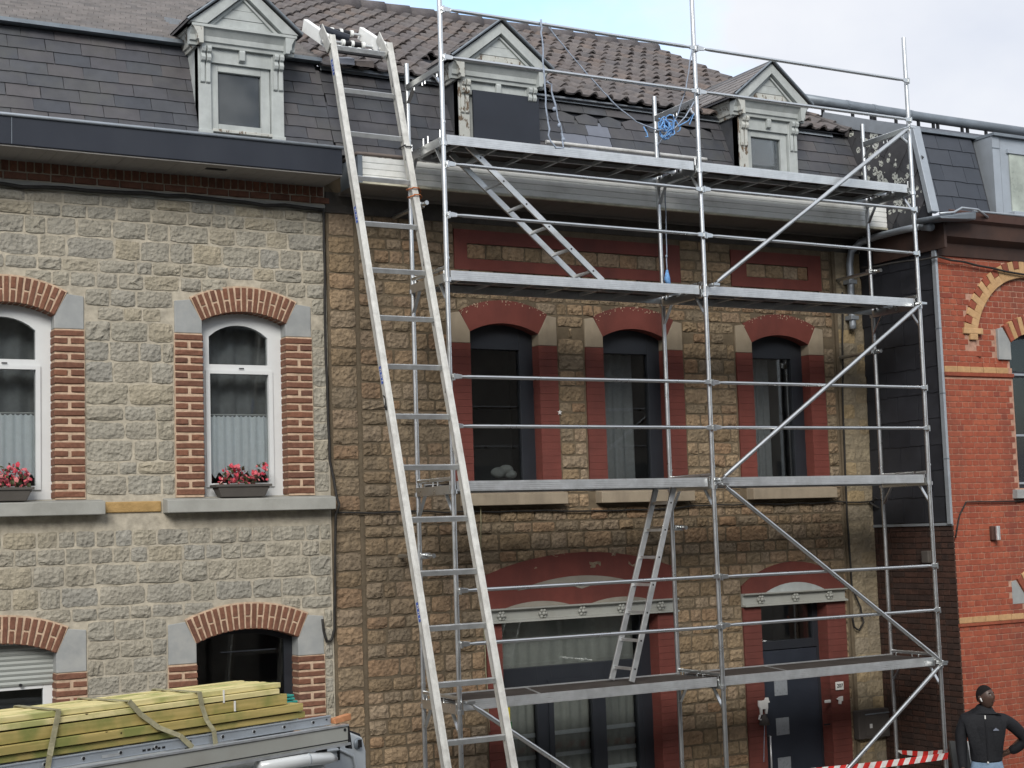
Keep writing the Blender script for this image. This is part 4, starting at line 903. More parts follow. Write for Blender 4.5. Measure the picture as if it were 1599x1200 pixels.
# flank facing the scaffold: dark bricks below, slate hanging above
items = []; z = 0; r = 0
rmx = Matrix.Rotation(rad(-90), 3, 'Z')
obj('flank_wall', MB().box(RX0-.004, RX0+.0, RYF+.01, YW, 0, 7.0), 'mortarD', HR)
while z < 3.55:
    l = .205 if r % 2 == 0 else .1025; y = RYF-.0
    while y < YW-.06:
        b = min(y+l, YW-.005); first = y < RYF+.16
        items.append((variants('brick', 'brickR' if False else 'brickD', 12, j=.04), (RX0-.002, b-.005, z+.005), rmx, (b-y-.01, .012, ph-.01), 'z')); y = b
    z += ph; r += 1
place('flank_brick', items, HR, 290)
items = []; rows = 11; h0 = .30; rmf = Matrix(((0,0,-1),(-1,0,0),(0,1,0)))   # x across -> -Y, y up -> Z, normal -> -X
for r_ in range(rows+1):
    z = 3.58+r_*h0; y = YW+.15+(.17 if r_ % 2 else 0)
    while y > RYF+.05:
        y2 = y-.34; a, b = min(y, YW-.0), max(y2, RYF+.03); y = y2
        if a-b < .05: continue
        items.append((variants('slate', 'slateS', 10), (RX0-.012, a-.004, z), rmf, (a-b-.008, h0, .010), 'y'))
place('hung_slate', items, HR, 200)
zc_ = obj('corner_flashing', MB().box(RX0-.05, RX0-.015, RYF-.012, RYF+.05, 3.56, 6.72), 'zinc', HR, bevel=.004)
for z in (4.3, 5.05, 5.8): obj('flashing_joint', MB().box(RX0-.053, RX0-.012, RYF-.015, RYF+.053, z, z+.012), 'zincdark', zc_)
obj('base_flashing', MB().box(RX0-.03, RX0-.004, RYF, YW-.01, 3.545, 3.575), 'zinc', HR)
# cornice, gutter with its outlet, mansard
obj('cornice', MB().yz([(RYF+.1,6.63),(RYF-.02,6.66),(RYF-.05,6.80),(RYF-.16,6.86),(RYF-.19,7.02),(RYF+.1,7.02)], RX0-.02, RX1), 'corniceR', HR)
obj('cornice_side', MB().box(RX0-.06, RX0-.022, RYF-.18, YW-.3, 6.72, 7.05), 'corniceR', HR)
obj('gutter', MB().yz([(RYF-.19,7.02),(RYF-.24,7.05),(RYF-.26,7.14),(RYF-.235,7.155),(RYF-.22,7.08),(RYF+.1,7.06),(RYF+.1,7.02)], RX0-.02, RX1), 'copper', HR)
obj('gutter_lip', MB().tube([(RX0+.35,RYF-.255,7.155),(RX1,RYF-.255,7.165)], .014, 8), 'zinc', HR)
obj('gutter_end', MB().hexa([(RX0-.32,RYF-.42,6.99),(RX0+.30,RYF-.34,7.03),(RX0+.30,RYF+.1,7.06),(RX0-.32,RYF+.0,7.0),(RX0-.34,RYF-.40,7.03),(RX0+.30,RYF-.36,7.13),(RX0+.22,RYF+.1,7.18),(RX0-.34,RYF+.0,7.06)]), 'zincdark', HR, bevel=.02)
obj('gutter_rim', MB().tube([(RX0-.34,RYF-.41,7.045),(RX0-.1,RYF-.39,7.08),(RX0+.02,RYF-.40,7.14),(RX0+.30,RYF-.37,7.145),(RX0+.58,RYF-.25,7.10)], .014, 8), 'zinc', HR, smooth=True)
obj('gutter_spout', MB().tube([(RX0-.18,RYF-.1,6.96),(RX0-.10,RYF+.1,7.02)], [.05,.06], 10), 'zinc', HR, smooth=True)
obj('downpipe', MB().tube([(6.35,.16,7.02),(6.33,.55,7.03),(6.31,.95,7.03),(6.27,1.20,7.0),(6.21,1.30,6.9),(6.19,1.32,6.75),(6.19,1.325,6.0),(6.19,1.325,5.95)], .042, 12), 'zinc', HR, smooth=True)
for z in (6.5, 6.06): obj('pipe_clip', MB().box(6.13, 6.25, 1.27, 1.39, z, z+.05), 'zinc', HR, bevel=.004)
RM0, RM1 = (RYF+.07, 7.20), (.40, 8.21)
slate_field(HR, RX0+.02, RX1, *RM0, *RM1, 5, .36, 'slateN', holes=[(7.40, 8.4, 7.0, 9)], t=.012)
# lichen covered slates of the mansard flank
obj('flank_upper', MB().yz([(RM0[0]+.02,7.0),(RM1[0]+.02,8.20),(1.9,8.80),(2.6,8.8),(2.6,7.0)], RX0+.0, RX0+.02), 'slateS', HR)
items = []; a = rad(52); ca_, sa_ = math.cos(a), math.sin(a)
rmd = Matrix(((0,0,-1),(-ca_,-sa_,0),(-sa_*-1,ca_,0)))
rmd = Matrix((Vector((0,-ca_,sa_)), Vector((0,-sa_,-ca_))*-1, Vector((-1,0,0)))).transposed()
def inside(y, z):
    yf = RM0[0]+.05+(z-7.2)*(RM1[0]-RM0[0])/1.01; return y > yf and z < 8.19+(y-.42)*.27-.02 and 7.02 < z and y < 1.84
for i in range(-8, 9):
    for j in range(-8, 9):
        u, v = i*.30, j*.30+(i % 2)*.0
        y, z = 1.05-ca_*u+sa_*v, 7.75+sa_*u+ca_*v
        cy, cz = y-ca_*.15+sa_*.15, z+sa_*.15+ca_*.15
        if inside(cy, cz) or inside(y, z): items.append((variants('slate', 'slateLi', 10), (RX0-.012, y, z), rmd, (.292, .292, .009), 'y'))
items = [q for q in items if inside(q[1][1]-ca_*.15+sa_*.15, q[1][2]+sa_*.15+ca_*.15)]
place('lichen_slate', items, HR)
obj('lichen_backing', MB().yz([(RM0[0]+.03,7.02),(RM1[0]+.0,8.18),(1.85,8.565),(1.85,7.02)], RX0-.010, RX0-.002), 'slateLi', HR)
obj('mansard_trim', MB().beam((RX0+.01,RM0[0]-.04,7.17),(RX0+.01,RM1[0]-.04,8.24), .12, .07, (0,-1,0)), 'zinc', HR, bevel=.006)
obj('top_flashing', MB().beam((RX0-.014,RM1[0],8.18),(RX0-.014,1.92,8.745), .02, .15), 'zinc', HR)
obj('upper_roof', MB().add([(RX0,RM1[0],8.215),(RX1,RM1[0],8.215),(RX1,1.9,8.80),(RX0,1.9,8.80)], [(0,1,2,3)]), 'slateN', HR)
obj('roof_break', MB().box(RX0, RX1, RM1[0]-.04, RM1[0]+.03, 8.20, 8.235), 'zincdark', HR)
rt = obj('roof_tube', MB().tube([(6.0,2.02,9.00),(7.2,2.02,8.985),(8.4,2.02,8.97),(RX1,2.02,8.96)], .065, 14), 'zincdark', HR, smooth=True)
for x in (6.5,7.0,7.32,7.38,7.75,8.15,8.42,8.5,8.95,9.05,9.4): obj('tube_bracket', MB().box(x, x+.025, 2.0, 2.04, 8.7, 8.95), 'black', rt)
for x in (6.9, 7.35, 8.0): obj('tube_collar', MB().tube([(x,2.02,8.987-(x-6.9)*.012),(x+.05,2.02,8.987-(x-6.9)*.012)], .071, 14), 'zincdark', rt)
# dormer of the red house, cut by the frame
dd = obj('dormer', MB().box(7.60, 8.6, .14, .2, 7.22, 8.2), 'zinc', HR)
obj('cheek', MB().yz([(.125,7.2),(.20,7.2),(.44,8.18),(.125,8.18)], 7.46, 7.58), 'zinc', dd); obj('cheek_seam', MB().box(7.455, 7.585, .118, .124, 8.03, 8.04), 'zincdark', dd)
obj('pane', MB().box(7.74, 8.5, .128, .138, 7.28, 8.0), mk('pale green curtain behind glass', [(.30,.34,.30),(.36,.40,.36)], ns=5, rough=.3, spec=.5), dd)
obj('window_sill', MB().box(7.70, 8.6, .06, .14, 7.22, 7.27), 'zinc', dd, bevel=.004); obj('window_head', MB().box(7.70, 8.6, .11, .14, 7.99, 8.04), 'zinc', dd)
obj('roof_dormer_lid', MB().box(7.45, 8.7, .08, .5, 8.18, 8.215), 'zincdark', dd)

# ------------------------------------------------------------------ scaffold
SC = thing('scaffold', 'galvanised steel facade scaffold with aluminium decks in front of the brown stone house', 'scaffold', (3, .38, 0))
BY = .762; BX = (0.0, 3.0, 6.0); ZL = {1:7.436, 2:6.122, 3:4.125, 4:2.10}
RT = .0245
def coll(m, x, y, z): m.tube([(x,y,z-.02),(x,y,z+.02)], .036, 12)
for i, x in enumerate(BX):
    for y, top in ((0, (9.3, 9.5, 9.16)[i]), (BY, 8.33)):
        pts = [(x+R.uniform(-.006,.006), y, z) for z in (0.02, 2.0, 4.0, 6.05)]+[(x,y,top)]
        s = obj('standard', MB().tube(pts, RT, 14), 'galv', SC, smooth=True, auto=50)
        for k, z in ZL.items():
            m = MB(); coll(m, x, y, z-.10); obj('rosette_collar', m, 'galv', s, smooth=True, auto=50)
            obj('spigot_collar', MB().tube([(x,y,z+.10),(x,y,z+.12)], .028, 12), 'galv', s, smooth=True, auto=50)
        obj('base_plate', MB().box(x-.075, x+.075, y-.075, y+.075, 0, .012), 'galv', s)
    for k, z in list(ZL.items())+[(0, 8.075)]:
        if k != 1: obj('transom', MB().tube([(x,.02,z+.025),(x,BY-.02,z+.025)], .02, 10), 'galv', SC, smooth=True, auto=50)
        c = obj('channel_beam', MB().hexa([(x-.028,.03,z-.12),(x+.028,.03,z-.12),(x+.028,BY-.03,z-.12),(x-.028,BY-.03,z-.12),(x-.03,.03,z-.035),(x+.03,.03,z-.035),(x+.03,BY-.03,z-.035),(x-.03,BY-.03,z-.035)]) if k else MB().box(x-.02, x+.02, .02, BY-.02, z-.02, z+.035), 'galv', SC)
        for yy in ((.07,.33,.43,.69) if k else (.10,.36,.42,.60)): obj('peg', MB().tube([(x,yy,z-.06),(x,yy,z+.045 if k != 1 else z+.05)], .008, 6), 'galv', c)
        for y0, y1 in ((.0,.16),(BY,BY-.16)): obj('knee_brace', MB().beam((x,y0,z-.33 if k else z-.17),(x,y1,z-.11 if k else z-.02), .012, .035, (1,0,0)), 'galv', SC)
    m = MB()
for b in range(2):
    xa, xb = BX[b]+.05, BX[b+1]-.05
    for k, z in ZL.items():
        P = obj('platform', MB().box(xa+.01, xb-.01, .045, BY-.045, z-.022, z-.012), 'plydeck', SC)
        fy = [(.028, .046), (BY-.046, BY-.028)]
        for y0, y1 in fy:
            m = MB(); m.box(xa, xb, y0, y1, z-.094, z); 
            for g in range(4): m.box(xa+.02, xb-.06, y0-.0015, y0, z-.082+g*.019, z-.074+g*.019)
            obj('side_beam', m, 'alu', P, bevel=.003)
        obj('centre_beam', MB().box(xa, xb, BY/2-.012, BY/2+.012, z-.06, z-.022), 'alu', P)
        for q in range(7):
            xx = xa+.2+q*(xb-xa-.4)/6; obj('cross_rib', MB().box(xx-.012, xx+.012, .046, BY-.046, z-.06, z-.024), 'alu', P)
        for yy in (.10, .30, .46, .66):
            for xx, s in ((xa, -1), (xb, 1)): obj('hook', MB().box(min(xx, xx+s*.04), max(xx, xx+s*.04), yy-.02, yy+.02, z-.06, z-.03), 'galv', P)
        obj('hatch_edge', MB().beam((xa+.85,.06,z-.008),(xa+1.05,BY-.06,z-.008), .02, .006), 'alu', P)
    for z in (8.64, 8.17, 7.13, 6.64, 5.10, 4.635, 3.11, 2.62):
        xa2, xb2 = BX[b]+.012, BX[b+1]-.012; y = -.048; dz = R.uniform(-.012,.012)
        g = obj('guard_rail', MB().tube([(xa2+.08,y,z),(xa2+.16,y,z),((xa2+xb2)/2,y,z+dz*.4),(xb2-.16,y,z+dz),(xb2-.08,y,z+dz)], [.013,.0185,.0185,.0185,.013], 12), 'galv', SC, smooth=True, auto=60)
        for xx, zz, s in ((xa2, z, 1), (xb2, z+dz, -1)):
            obj('rail_end', MB().xz([(xx-s*.02,zz-.012),(xx-s*.02,zz+.016),(xx+s*.03,zz+.026),(xx+s*.085,zz+.018),(xx+s*.085,zz-.018),(xx+s*.03,zz-.024)], y-.008, y+.008), 'galv', g, bevel=.003)
        for xx, zz in ((xa2, z), (xb2, z+dz)): obj('wedge', MB().box(xx-.008, xx+.008, -.066, -.02, zz-.035, zz+.03), 'galv', g)
for (x0,z0),(x1,z1) in (((3.06,6.12),(5.94,8.08)), ((3.04,4.10),(5.96,6.05)), ((3.06,4.05),(5.96,2.05)), ((5.95,2.03),(3.9,.60)), ((.05,2.09),(2.9,.16))):
    d = (Vector((x1,0,z1))-Vector((x0,0,z0))).normalized(); a = Vector((x0,-.075,z0)); b = Vector((x1,-.075,z1))
    g = obj('diagonal_brace', MB().tube([a+d*.06, a+d*.14, b-d*.14, b-d*.06], [.016,.0235,.0235,.016], 12), 'galv', SC, smooth=True, auto=60)
    for p, s in ((a, 1), (b, -1)): obj('brace_end', MB().beam(p-d*s*.02, p+d*s*.10, .012, .045, (0,-1,0)), 'galv', g, bevel=.004)
    for p in (a, b): obj('coupler', MB().tube([p+Vector((0,-.02,0)), p+Vector((0,.07,0))], .02, 8).box(p.x-.02, p.x+.055, p.y-.035, p.y-.015, p.z-.012, p.z+.012), 'galv', g)
# wall ties
for x, z, y0, y1 in ((.02, 3.43, .60, 1.38), (3.04, 3.62, .64, 1.38), (5.95, 5.60, .66, 1.38), (.06, 6.90, .62, 1.40), (5.98, 6.55, .62, 1.38)):
    g = obj('wall_tie', MB().tube([(x+.055,y0,z),(x+.055,y1,z)], .022, 12), 'galv', SC, smooth=True, auto=60)
    obj('tie_coupler', MB().box(x-.03, x+.085, BY-.035, BY+.03, z-.03, z+.03), 'galv', g, bevel=.008); obj('tie_bolt', MB().tube([(x+.02,BY-.07,z+.01),(x+.02,BY-.03,z+.01)], .011, 6), 'galv', g)
tag(obj('loose_tube', MB().tube([(1.62,.80,7.70),(3.70,.80,7.70)], .022, 12), mk('pale grey tube', [(.6,.6,.58)], rough=.5, metal=.3), smooth=True, auto=60), 'loose pale tube lying along the back of the top deck', 'scaffold tube')

# ------------------------------------------------------------------ ladders
def access(name, label, a0, a1, b0, b1, n):
    T = thing(name, label, 'ladder', a1)
    for p, q in ((a0, a1), (b0, b1)):
        d = (Vector(p)-Vector(q)).normalized()
        obj('ladder_rail', MB().beam(q, p, .022, .062, (-d.z, 0, d.x)), 'alu', T, bevel=.003)
    for i in range(n):
        t = (i+.45)/n; p = Vector(a1).lerp(Vector(a0), t); q = Vector(b1).lerp(Vector(b0), t)
        r_ = obj('rung', MB().beam(p, q, .028, .028), 'alu', T)
        obj('rung_end', MB().tube([q+Vector((0,-.013,0)), q+Vector((0,-.0115,0))], .010, 8), 'black', r_)
access('access_ladder', 'short aluminium ladder slanting down from the hatch of the top deck', (.36,.55,7.40), (1.87,.55,6.14), (.36,.20,7.40), (1.87,.20,6.14), 6)
access('access_ladder', 'short aluminium ladder standing on the lowest deck up to the deck above', (2.66,.55,4.03), (2.02,.55,2.11), (2.64,.20,4.03), (2.03,.20,2.11), 7)
# hoist ladder leaning on the eaves
HLd = thing('hoist_ladder', 'long aluminium roof hoist ladder leaning from the street to the tiled eaves', 'ladder', (-.45, -1.69, 0))
ly = lambda z: .74-.304*(8.0-z)-.00*(z)
ldir = Vector((0,.304,1)).normalized(); lnorm = Vector((0,-1,.304)).normalized()
for x in (-.755, -.135):
    p0, p1 = Vector((x, ly(.03), .03)), Vector((x, ly(8.55), 8.55))
    r_ = obj('ladder_rail', MB().beam(p0, p1, .034, .10, lnorm), 'aluold', HLd, bevel=.005)
    for s in (-1, 1):
        off = lnorm*.044+Vector((s*.023,0,0)); obj('rail_flange', MB().beam(p0+off, p1+off, .018, .014, lnorm), 'aluold', r_)
    off = Vector((-.0185,0,0)); obj('rail_groove', MB().beam(p0+off+lnorm*.012, p1+off+lnorm*.012, .003, .012, lnorm), 'alu', r_)
    for z in (8.1, 7.55, 7.3, 6.2, 5.6, 4.95, 4.3, 3.8):
        if x > -.5: q = Vector((x-.0185, ly(z), z)); obj('slot', MB().beam(q-ldir*.02-lnorm*.01, q+ldir*.02+lnorm*.01, .003, .008, lnorm), 'black', r_)
    if x < -.5:
        for z in (8.22, 6.66, 5.09, 2.98):
            q = Vector((x-.0195, ly(z), z)); st = obj('sticker', MB().beam(q-ldir*.085, q+ldir*.085, .003, .05, lnorm), 'sticker', r_)
            for i in range(5):
                t = -.055+i*.028; obj('sticker_letter', MB().beam(q+Vector((-.002,0,0))+ldir*t-lnorm*.012, q+Vector((-.002,0,0))+ldir*(t+.008*(1 if i % 2 else -1))+lnorm*.012, .0015, .008, ldir), 'white', st)
        q = Vector((x-.020, ly(4.82), 4.82)); m = MB()
        m.tube([q+ldir*.09+lnorm*-.03, q+ldir*.05+lnorm*.012, q+ldir*.01+lnorm*.016, q-ldir*.03, q-ldir*.06], [.005,.008,.013,.024,.014], 8); obj('handling_mark', m, 'black', r_)
for i in range(18):
    z = 8.44-i*.467
    if z < .2: break
    obj('rung', MB().beam((-.735,ly(z),z),(-.155,ly(z),z), .03, .048, (0,-.3,1)), 'alu', HLd, bevel=.004)
# hoist head on the roof
for x in (-.755, -.135):
    h = obj('roof_shoe', MB().beam((x,.93,8.50),(x,1.56,8.87), .05, .13, (0,-.5,1)), 'pvcwhite', HLd, bevel=.006)
    obj('shoe_plate', MB().beam((x-.035,.86,8.42),(x-.035,1.06,8.68), .012, .12, (0,-1,.3)), 'aluold', h, bevel=.006)
    obj('shoe_bolt', MB().tube([(x-.05,1.02,8.53),(x-.02,1.02,8.53)], .022, 8), 'alu', h)
for y, z in ((1.06,8.50),(1.22,8.62),(1.5,8.83)):
    a_ = obj('roller_axle', MB().tube([(-.74,y,z),(-.15,y,z)], .014, 8), 'alu', HLd)
    for xx in (-.62,-.50,-.40,-.28): obj('roller', MB().tube([(xx,y,z),(xx+.03,y,z)], .036, 12), 'pvcwhite', a_, smooth=True, auto=50)
    obj('roller_sleeve', MB().tube([(-.47,y,z),(-.29,y,z)], .028, 10), 'black', a_, smooth=True, auto=50)
obj('head_bar', MB().box(-.72,-.16,1.0,1.04,8.44,8.50), 'black', HLd); obj('head_motor', MB().tube([(-.66,1.40,8.80),(-.36,1.36,8.72)], .045, 10), 'fascia', HLd, smooth=True, auto=50)
for z, mat in ((7.42,'black'),(6.97,'wire'),(6.90,'wire')):
    y = ly(z); m = MB(); xs = [(-.165,y-.07),(-.10,y-.075),(-.02,y+.05 if mat == 'wire' else .70),(-.03,y+.09 if mat == 'wire' else .80),(-.12,y+.08),(-.17,y+.06),(-.165,y-.07)]
    m.tube([(a, b, z+R.uniform(-.012,.012)) for a, b in xs], .007, 6); tag(obj('binding_wire', m, mat, smooth=True), {7.42:'black strap tying the hoist ladder to the scaffold post', 6.97:'upper orange wire wound round the right rail of the long ladder', 6.90:'lower orange wire wound round the right rail of the long ladder'}[z], 'wire')
# ------------------------------------------------------------------ things on and against the houses
def flowerbox(label, xa, xb, seed, loose=False):
    T = thing('flower_box', label, 'flower box', ((xa+xb)/2, 1.34, 4.05), 'flower boxes on the upper sills'); r = random.Random(seed)
    m = MB().hexa([(xa+.05,1.27,4.05),(xb-.05,1.27,4.05),(xb-.05,1.41,4.05),(xa+.05,1.41,4.05),(xa,1.25,4.165),(xb,1.25,4.165),(xb,1.43,4.165),(xa,1.43,4.165)])
    p = obj('planter', m, 'planter', T, bevel=.008); obj('planter_rim', wall(MB(), 0,0,0,0,0,0,[]).box(xa-.012, xb+.012, 1.24, 1.26, 4.15, 4.172).box(xa-.012, xb+.012, 1.42, 1.44, 4.15, 4.172).box(xa-.012, xa+.01, 1.26, 1.42, 4.15, 4.172).box(xb-.01, xb+.012, 1.26, 1.42, 4.15, 4.172), 'planter', p)
    obj('soil', MB().box(xa+.01, xb-.01, 1.26, 1.42, 4.13, 4.15), 'brickD', p)
    fl = MB(); lf = MB()
    for i in range(190):
        u = r.random(); cx = lerp(xa+.04, xb-.01, u); hgt = (.07+.13*abs(math.sin(u*5.2+seed))) if not loose else .10+.12*math.exp(-((u-.6)/.35)**2)
        c = Vector((cx, r.uniform(1.25,1.42), 4.17+r.random()**.7*hgt)); q = .020 if r.random() < .8 else .012
        n = Vector((r.uniform(-1,1), r.uniform(-1.4,.1), r.uniform(-.2,1))).normalized(); a = n.orthogonal().normalized(); b = n.cross(a)
        tgt = fl if r.random() < .62 else lf
        k = 5 if tgt is fl else 4; s = q*r.uniform(.8,1.35)
        vs = [c+n*s*.35]+[c+(a*math.cos(2*PI*j/k)+b*math.sin(2*PI*j/k))*s*(1.15 if j % 2 else .9) for j in range(k)]
        tgt.add(vs, [(0,1+j,1+(j+1)%k) for j in range(k)])
    f = obj('blossoms', fl, 'flower', T); f['kind'] = 'stuff'; f = obj('leaves', lf, 'leafd', T); f['kind'] = 'stuff'
flowerbox('planter of pink red flowers on the sill of the uncut grey house window', -1.86, -1.33, 3)
flowerbox('planter with one full round clump of red flowers at the left edge of the photo', -4.05, -3.56, 5, True)

def cable(label, pts, r=.011, mat='cable', wob=.008, name='wall_cable', n=6):
    out = []
    for a, b in zip(pts, pts[1:]):
        a, b = Vector(a), Vector(b); k = max(2, int((b-a).length/.18))
        for i in range(k): out.append(a.lerp(b, i/k)+Vector((R.uniform(-wob,wob)*.7, 0, R.uniform(-wob,wob))))
    out.append(Vector(pts[-1])); return tag(obj(name, MB().tube(out, r, n), mat, smooth=True), label, 'cable')
yc = YW-.05
cable('thick black cable bundle running under the eaves of the grey house', [(-7,yc,6.93),(-3.8,yc,6.91),(-2.1,yc,6.935),(-.70,yc,6.91)], .020, wob=.012)
for i in range(4): pass
cable('black cable hanging down the joint between the grey and brown houses', [(-.68,yc,6.93),(-.69,yc,5.4),(-.67,yc,4.4),(-.63,yc-.06,4.03),(-.635,yc-.13,3.95),(-.64,yc-.05,3.85),(-.66,yc,2.75),(-.69,yc,2.64),(-.74,yc,2.63),(-.775,yc,2.72),(-.785,yc,2.85)], .013, wob=.006)
cable('thin black cable along the facade below the sills of the brown house', [(-.62,yc+.01,3.875),(.8,yc+.01,3.86),(2.2,yc+.01,3.84),(2.9,yc+.01,3.83),(3.9,yc+.01,3.86),(6.40,yc+.01,3.86)], .010, wob=.010)
cable('black cable running straight down beside the right corner of the brown house', [(6.08,yc,6.4),(5.985,yc,5.0),(5.965,yc,3.7),(5.98,yc,2.85),(6.10,yc,2.6),(6.13,yc,2.42),(6.06,yc,2.33),(5.98,yc,2.38),(5.96,yc,2.52)], .011, wob=.007)
cable('dark cable sagging under the cornice of the red brick house', [(6.0,.9,6.62),(6.36,.02,6.62),(7.0,.05,6.57),(7.7,.05,6.5),(8.6,.05,6.45)], .013, wob=.008)
cable('thin dark cable bending across the red bricks at sill height', [(6.42,.07,3.40),(6.50,.07,3.66),(6.62,.07,3.80),(7.6,.07,3.80),(8.6,.07,3.82)], .009, wob=.006)
cable('pale loose wire hanging down beside the left jamb of the shop window', [(1.0,yc,3.9),(.98,yc,3.0),(1.01,yc,2.2),(1.03,yc,1.6)], .005, 'strap', .008)
# coil of cable ends at the right corner
m = MB()
for k in range(5):
    pts = [(6.38+.05*k*.3+.06*math.sin(t*1.3+k), YW-.08-.05*math.sin(t+k), 3.86-.02*t+.05*math.cos(t*1.7+k)) for t in [j*.5 for j in range(8)]]; m.tube(pts, .006, 5)
tag(obj('cable_coil', m, 'cable', smooth=True), 'tangle of cable ends sticking out at the corner of the brown house', 'cable')

# meter box, number plate, bell and ornaments by the door
B = thing('meter_box', 'grey brown meter box on the wall right of the front door', 'meter box', (6.18, YW, 1.07))
obj('box_body', MB().box(5.93, 6.41, YW-.10, YW, 1.07, 1.40), 'boxgrey', B, bevel=.008); obj('box_door', MB().box(6.03, 6.38, YW-.108, YW-.101, 1.10, 1.345), 'boxgrey', B, bevel=.003)
obj('door_lip', MB().box(6.03, 6.40, YW-.118, YW-.10, 1.347, 1.358), 'zinc', B); obj('label_plate', MB().box(6.09, 6.13, YW-.112, YW-.1085, 1.19, 1.24), 'white', B)
def text(s, size, mat, parent, loc, name='number_text'):
    c = bpy.data.curves.new(name, 'FONT'); c.body = s; c.size = size; c.extrude = .002; c.align_x = 'CENTER'; c.align_y = 'CENTER'
    o = bpy.data.objects.new('tmp', c); COL.objects.link(o); bpy.context.view_layer.update()
    me = bpy.data.meshes.new_from_object(o.evaluated_get(bpy.context.evaluated_depsgraph_get())); bpy.data.objects.remove(o)
    me.materials.clear(); me.materials.append(MAT[mat]); t = bpy.data.objects.new(name, me); COL.objects.link(t); t.parent = parent
    t.location = Vector(loc)-orgof(parent); t.rotation_euler = (rad(90), 0, 0); return t
B = thing('number_plate', 'small white house number plate 207 on the red jamb', 'number plate', (5.72, YW-.03, 1.71))
obj('plate', MB().box(5.665, 5.785, YW-.038, YW-.026, 1.66, 1.755), 'white', B, bevel=.004); text('207', .062, 'black', B, (5.725, YW-.041, 1.708))
bell = MB().box(5.49, 5.575, YW-.045, YW-.02, 1.525, 1.56); tag(obj('door_bell', bell, 'white', bevel=.008), 'small white oblong door bell below the number plate', 'door bell')
hk = MB().xz([(5.665,1.56),(5.70,1.545),(5.70,1.50),(5.73,1.495),(5.735,1.535),(5.755,1.53),(5.76,1.585),(5.72,1.58)], YW-.045, YW-.024); tag(obj('wall_hook', hk, 'white'), 'small white hook right of the door bell', 'hook')
sl = MB().box(5.47, 5.56, YW-.03, YW-.02, 1.27, 1.285); tag(obj('keyhole_plate', sl, 'black'), 'narrow black slot plate on the jamb right of the door', 'plate')
B = thing('animal_ornament', 'white cut out animal figure hanging beside the front door', 'ornament', (4.57, YW-.04, 1.45))
obj('animal_figure', MB().xz([(4.505,1.635),(4.56,1.63),(4.60,1.635),(4.612,1.66),(4.645,1.66),(4.652,1.63),(4.665,1.605),(4.635,1.60),(4.635,1.54),(4.62,1.48),(4.60,1.48),(4.598,1.535),(4.555,1.535),(4.55,1.475),(4.528,1.475),(4.525,1.54),(4.505,1.57)], YW-.055, YW-.035), 'white', B)
obj('bell_cup', MB().tube([(4.575,YW-.05,1.475),(4.575,YW-.05,1.42),(4.575,YW-.05,1.36)], [.02,.05,.065], 10), 'boxgrey', B, smooth=True)
obj('chain', MB().tube([(4.52,YW-.05,1.475),(4.50,YW-.05,1.43),(4.53,YW-.05,1.42)], .012, 6), 'white', B)
obj('pull_cord', MB().tube([(4.575,YW-.05,1.36),(4.56,YW-.05,1.2),(4.54,YW-.05,.95)], .004, 5), 'greyrope', B)
st = MB()
for i in range(5):
    t = i*2*PI/5+PI/2; c = Vector((2.02,YW-.026,4.90)); a = Vector((math.cos(t),0,math.sin(t))); b = Vector((math.cos(t+PI/5),0,math.sin(t+PI/5))); b2 = Vector((math.cos(t-PI/5),0,math.sin(t-PI/5)))
    st.add([c+Vector((0,-.006,0)), c+b2*.014, c+a*.032, c+b*.014], [(0,1,2),(0,2,3)])
tag(obj('star_ornament', st, 'white'), 'small pale star on the red jamb between the two left upper windows', 'ornament')
lm = thing('wall_lamp', 'small cylindrical metal wall lamp on the red brick wall', 'wall lamp', (7.03, .1, 3.44))
obj('lamp_tube', MB().tube([(7.04,.02,3.36),(7.04,.02,3.52)], .028, 12), 'alu', lm, smooth=True, auto=50); obj('lamp_base', MB().box(6.99, 7.09, .06, .098, 3.36, 3.52), 'copper', lm, bevel=.004)
fb = MB().box(RX0-.08, RX0-.005, .45, .56, 3.12, 3.26); tag(obj('junction_box', fb, 'boxgrey', bevel=.008), 'small grey box on the dark flank wall below the slates', 'junction box')
bd = thing('leaning_board', 'dark grey board with pale edge leaning behind the man', 'board', (6.3, .02, 0))
obj('panel', MB().hexa([(6.10,-.14,0),(6.36,-.14,0),(6.36,-.115,0),(6.10,-.115,0),(6.10,.02,1.17),(6.36,.02,1.14),(6.36,.045,1.14),(6.10,.045,1.17)]), 'board', bd); obj('pale_edge', MB().hexa([(6.361,-.145,0),(6.375,-.145,0),(6.375,-.115,0),(6.361,-.115,0),(6.361,.015,1.14),(6.375,.015,1.14),(6.375,.045,1.14),(6.361,.045,1.14)]), 'white', bd)

# ropes on the scaffold
def rope(label, pts, r, mat, strands=1, wob=.006, knots=()):
    m = MB(); out = []
    for a, b in zip(pts, pts[1:]):
        a, b = Vector(a), Vector(b); k = max(2, int((b-a).length/.06))
        for i in range(k): out.append(a.lerp(b, i/k)+Vector((R.uniform(-wob,wob), R.uniform(-wob,wob), R.uniform(-wob,wob))))
    out.append(Vector(pts[-1])); m.tube(out, [r*R.uniform(.8,1.25) for _ in out], 6)
    for k in knots: m.ball(k, r*2.4, r*2.4, r*2.8, 7, 5)
    return tag(obj('rope', m, mat, smooth=True), label, 'rope')
rope('faded rope hanging in two strands from the top rail over the left dormer', [(1.08,-.075,8.67),(1.08,-.09,8.60),(1.09,-.09,8.2),(1.10,-.09,7.75),(1.13,-.09,7.44),(1.20,-.09,7.38),(1.28,-.09,7.40),(1.29,-.08,7.5),(1.22,-.08,7.75),(1.17,-.08,8.02),(1.12,-.085,8.05)], .0085, 'greyrope', wob=.009, knots=[(1.2,-.08,7.78),(1.25,-.08,7.62),(1.29,-.08,7.48)])
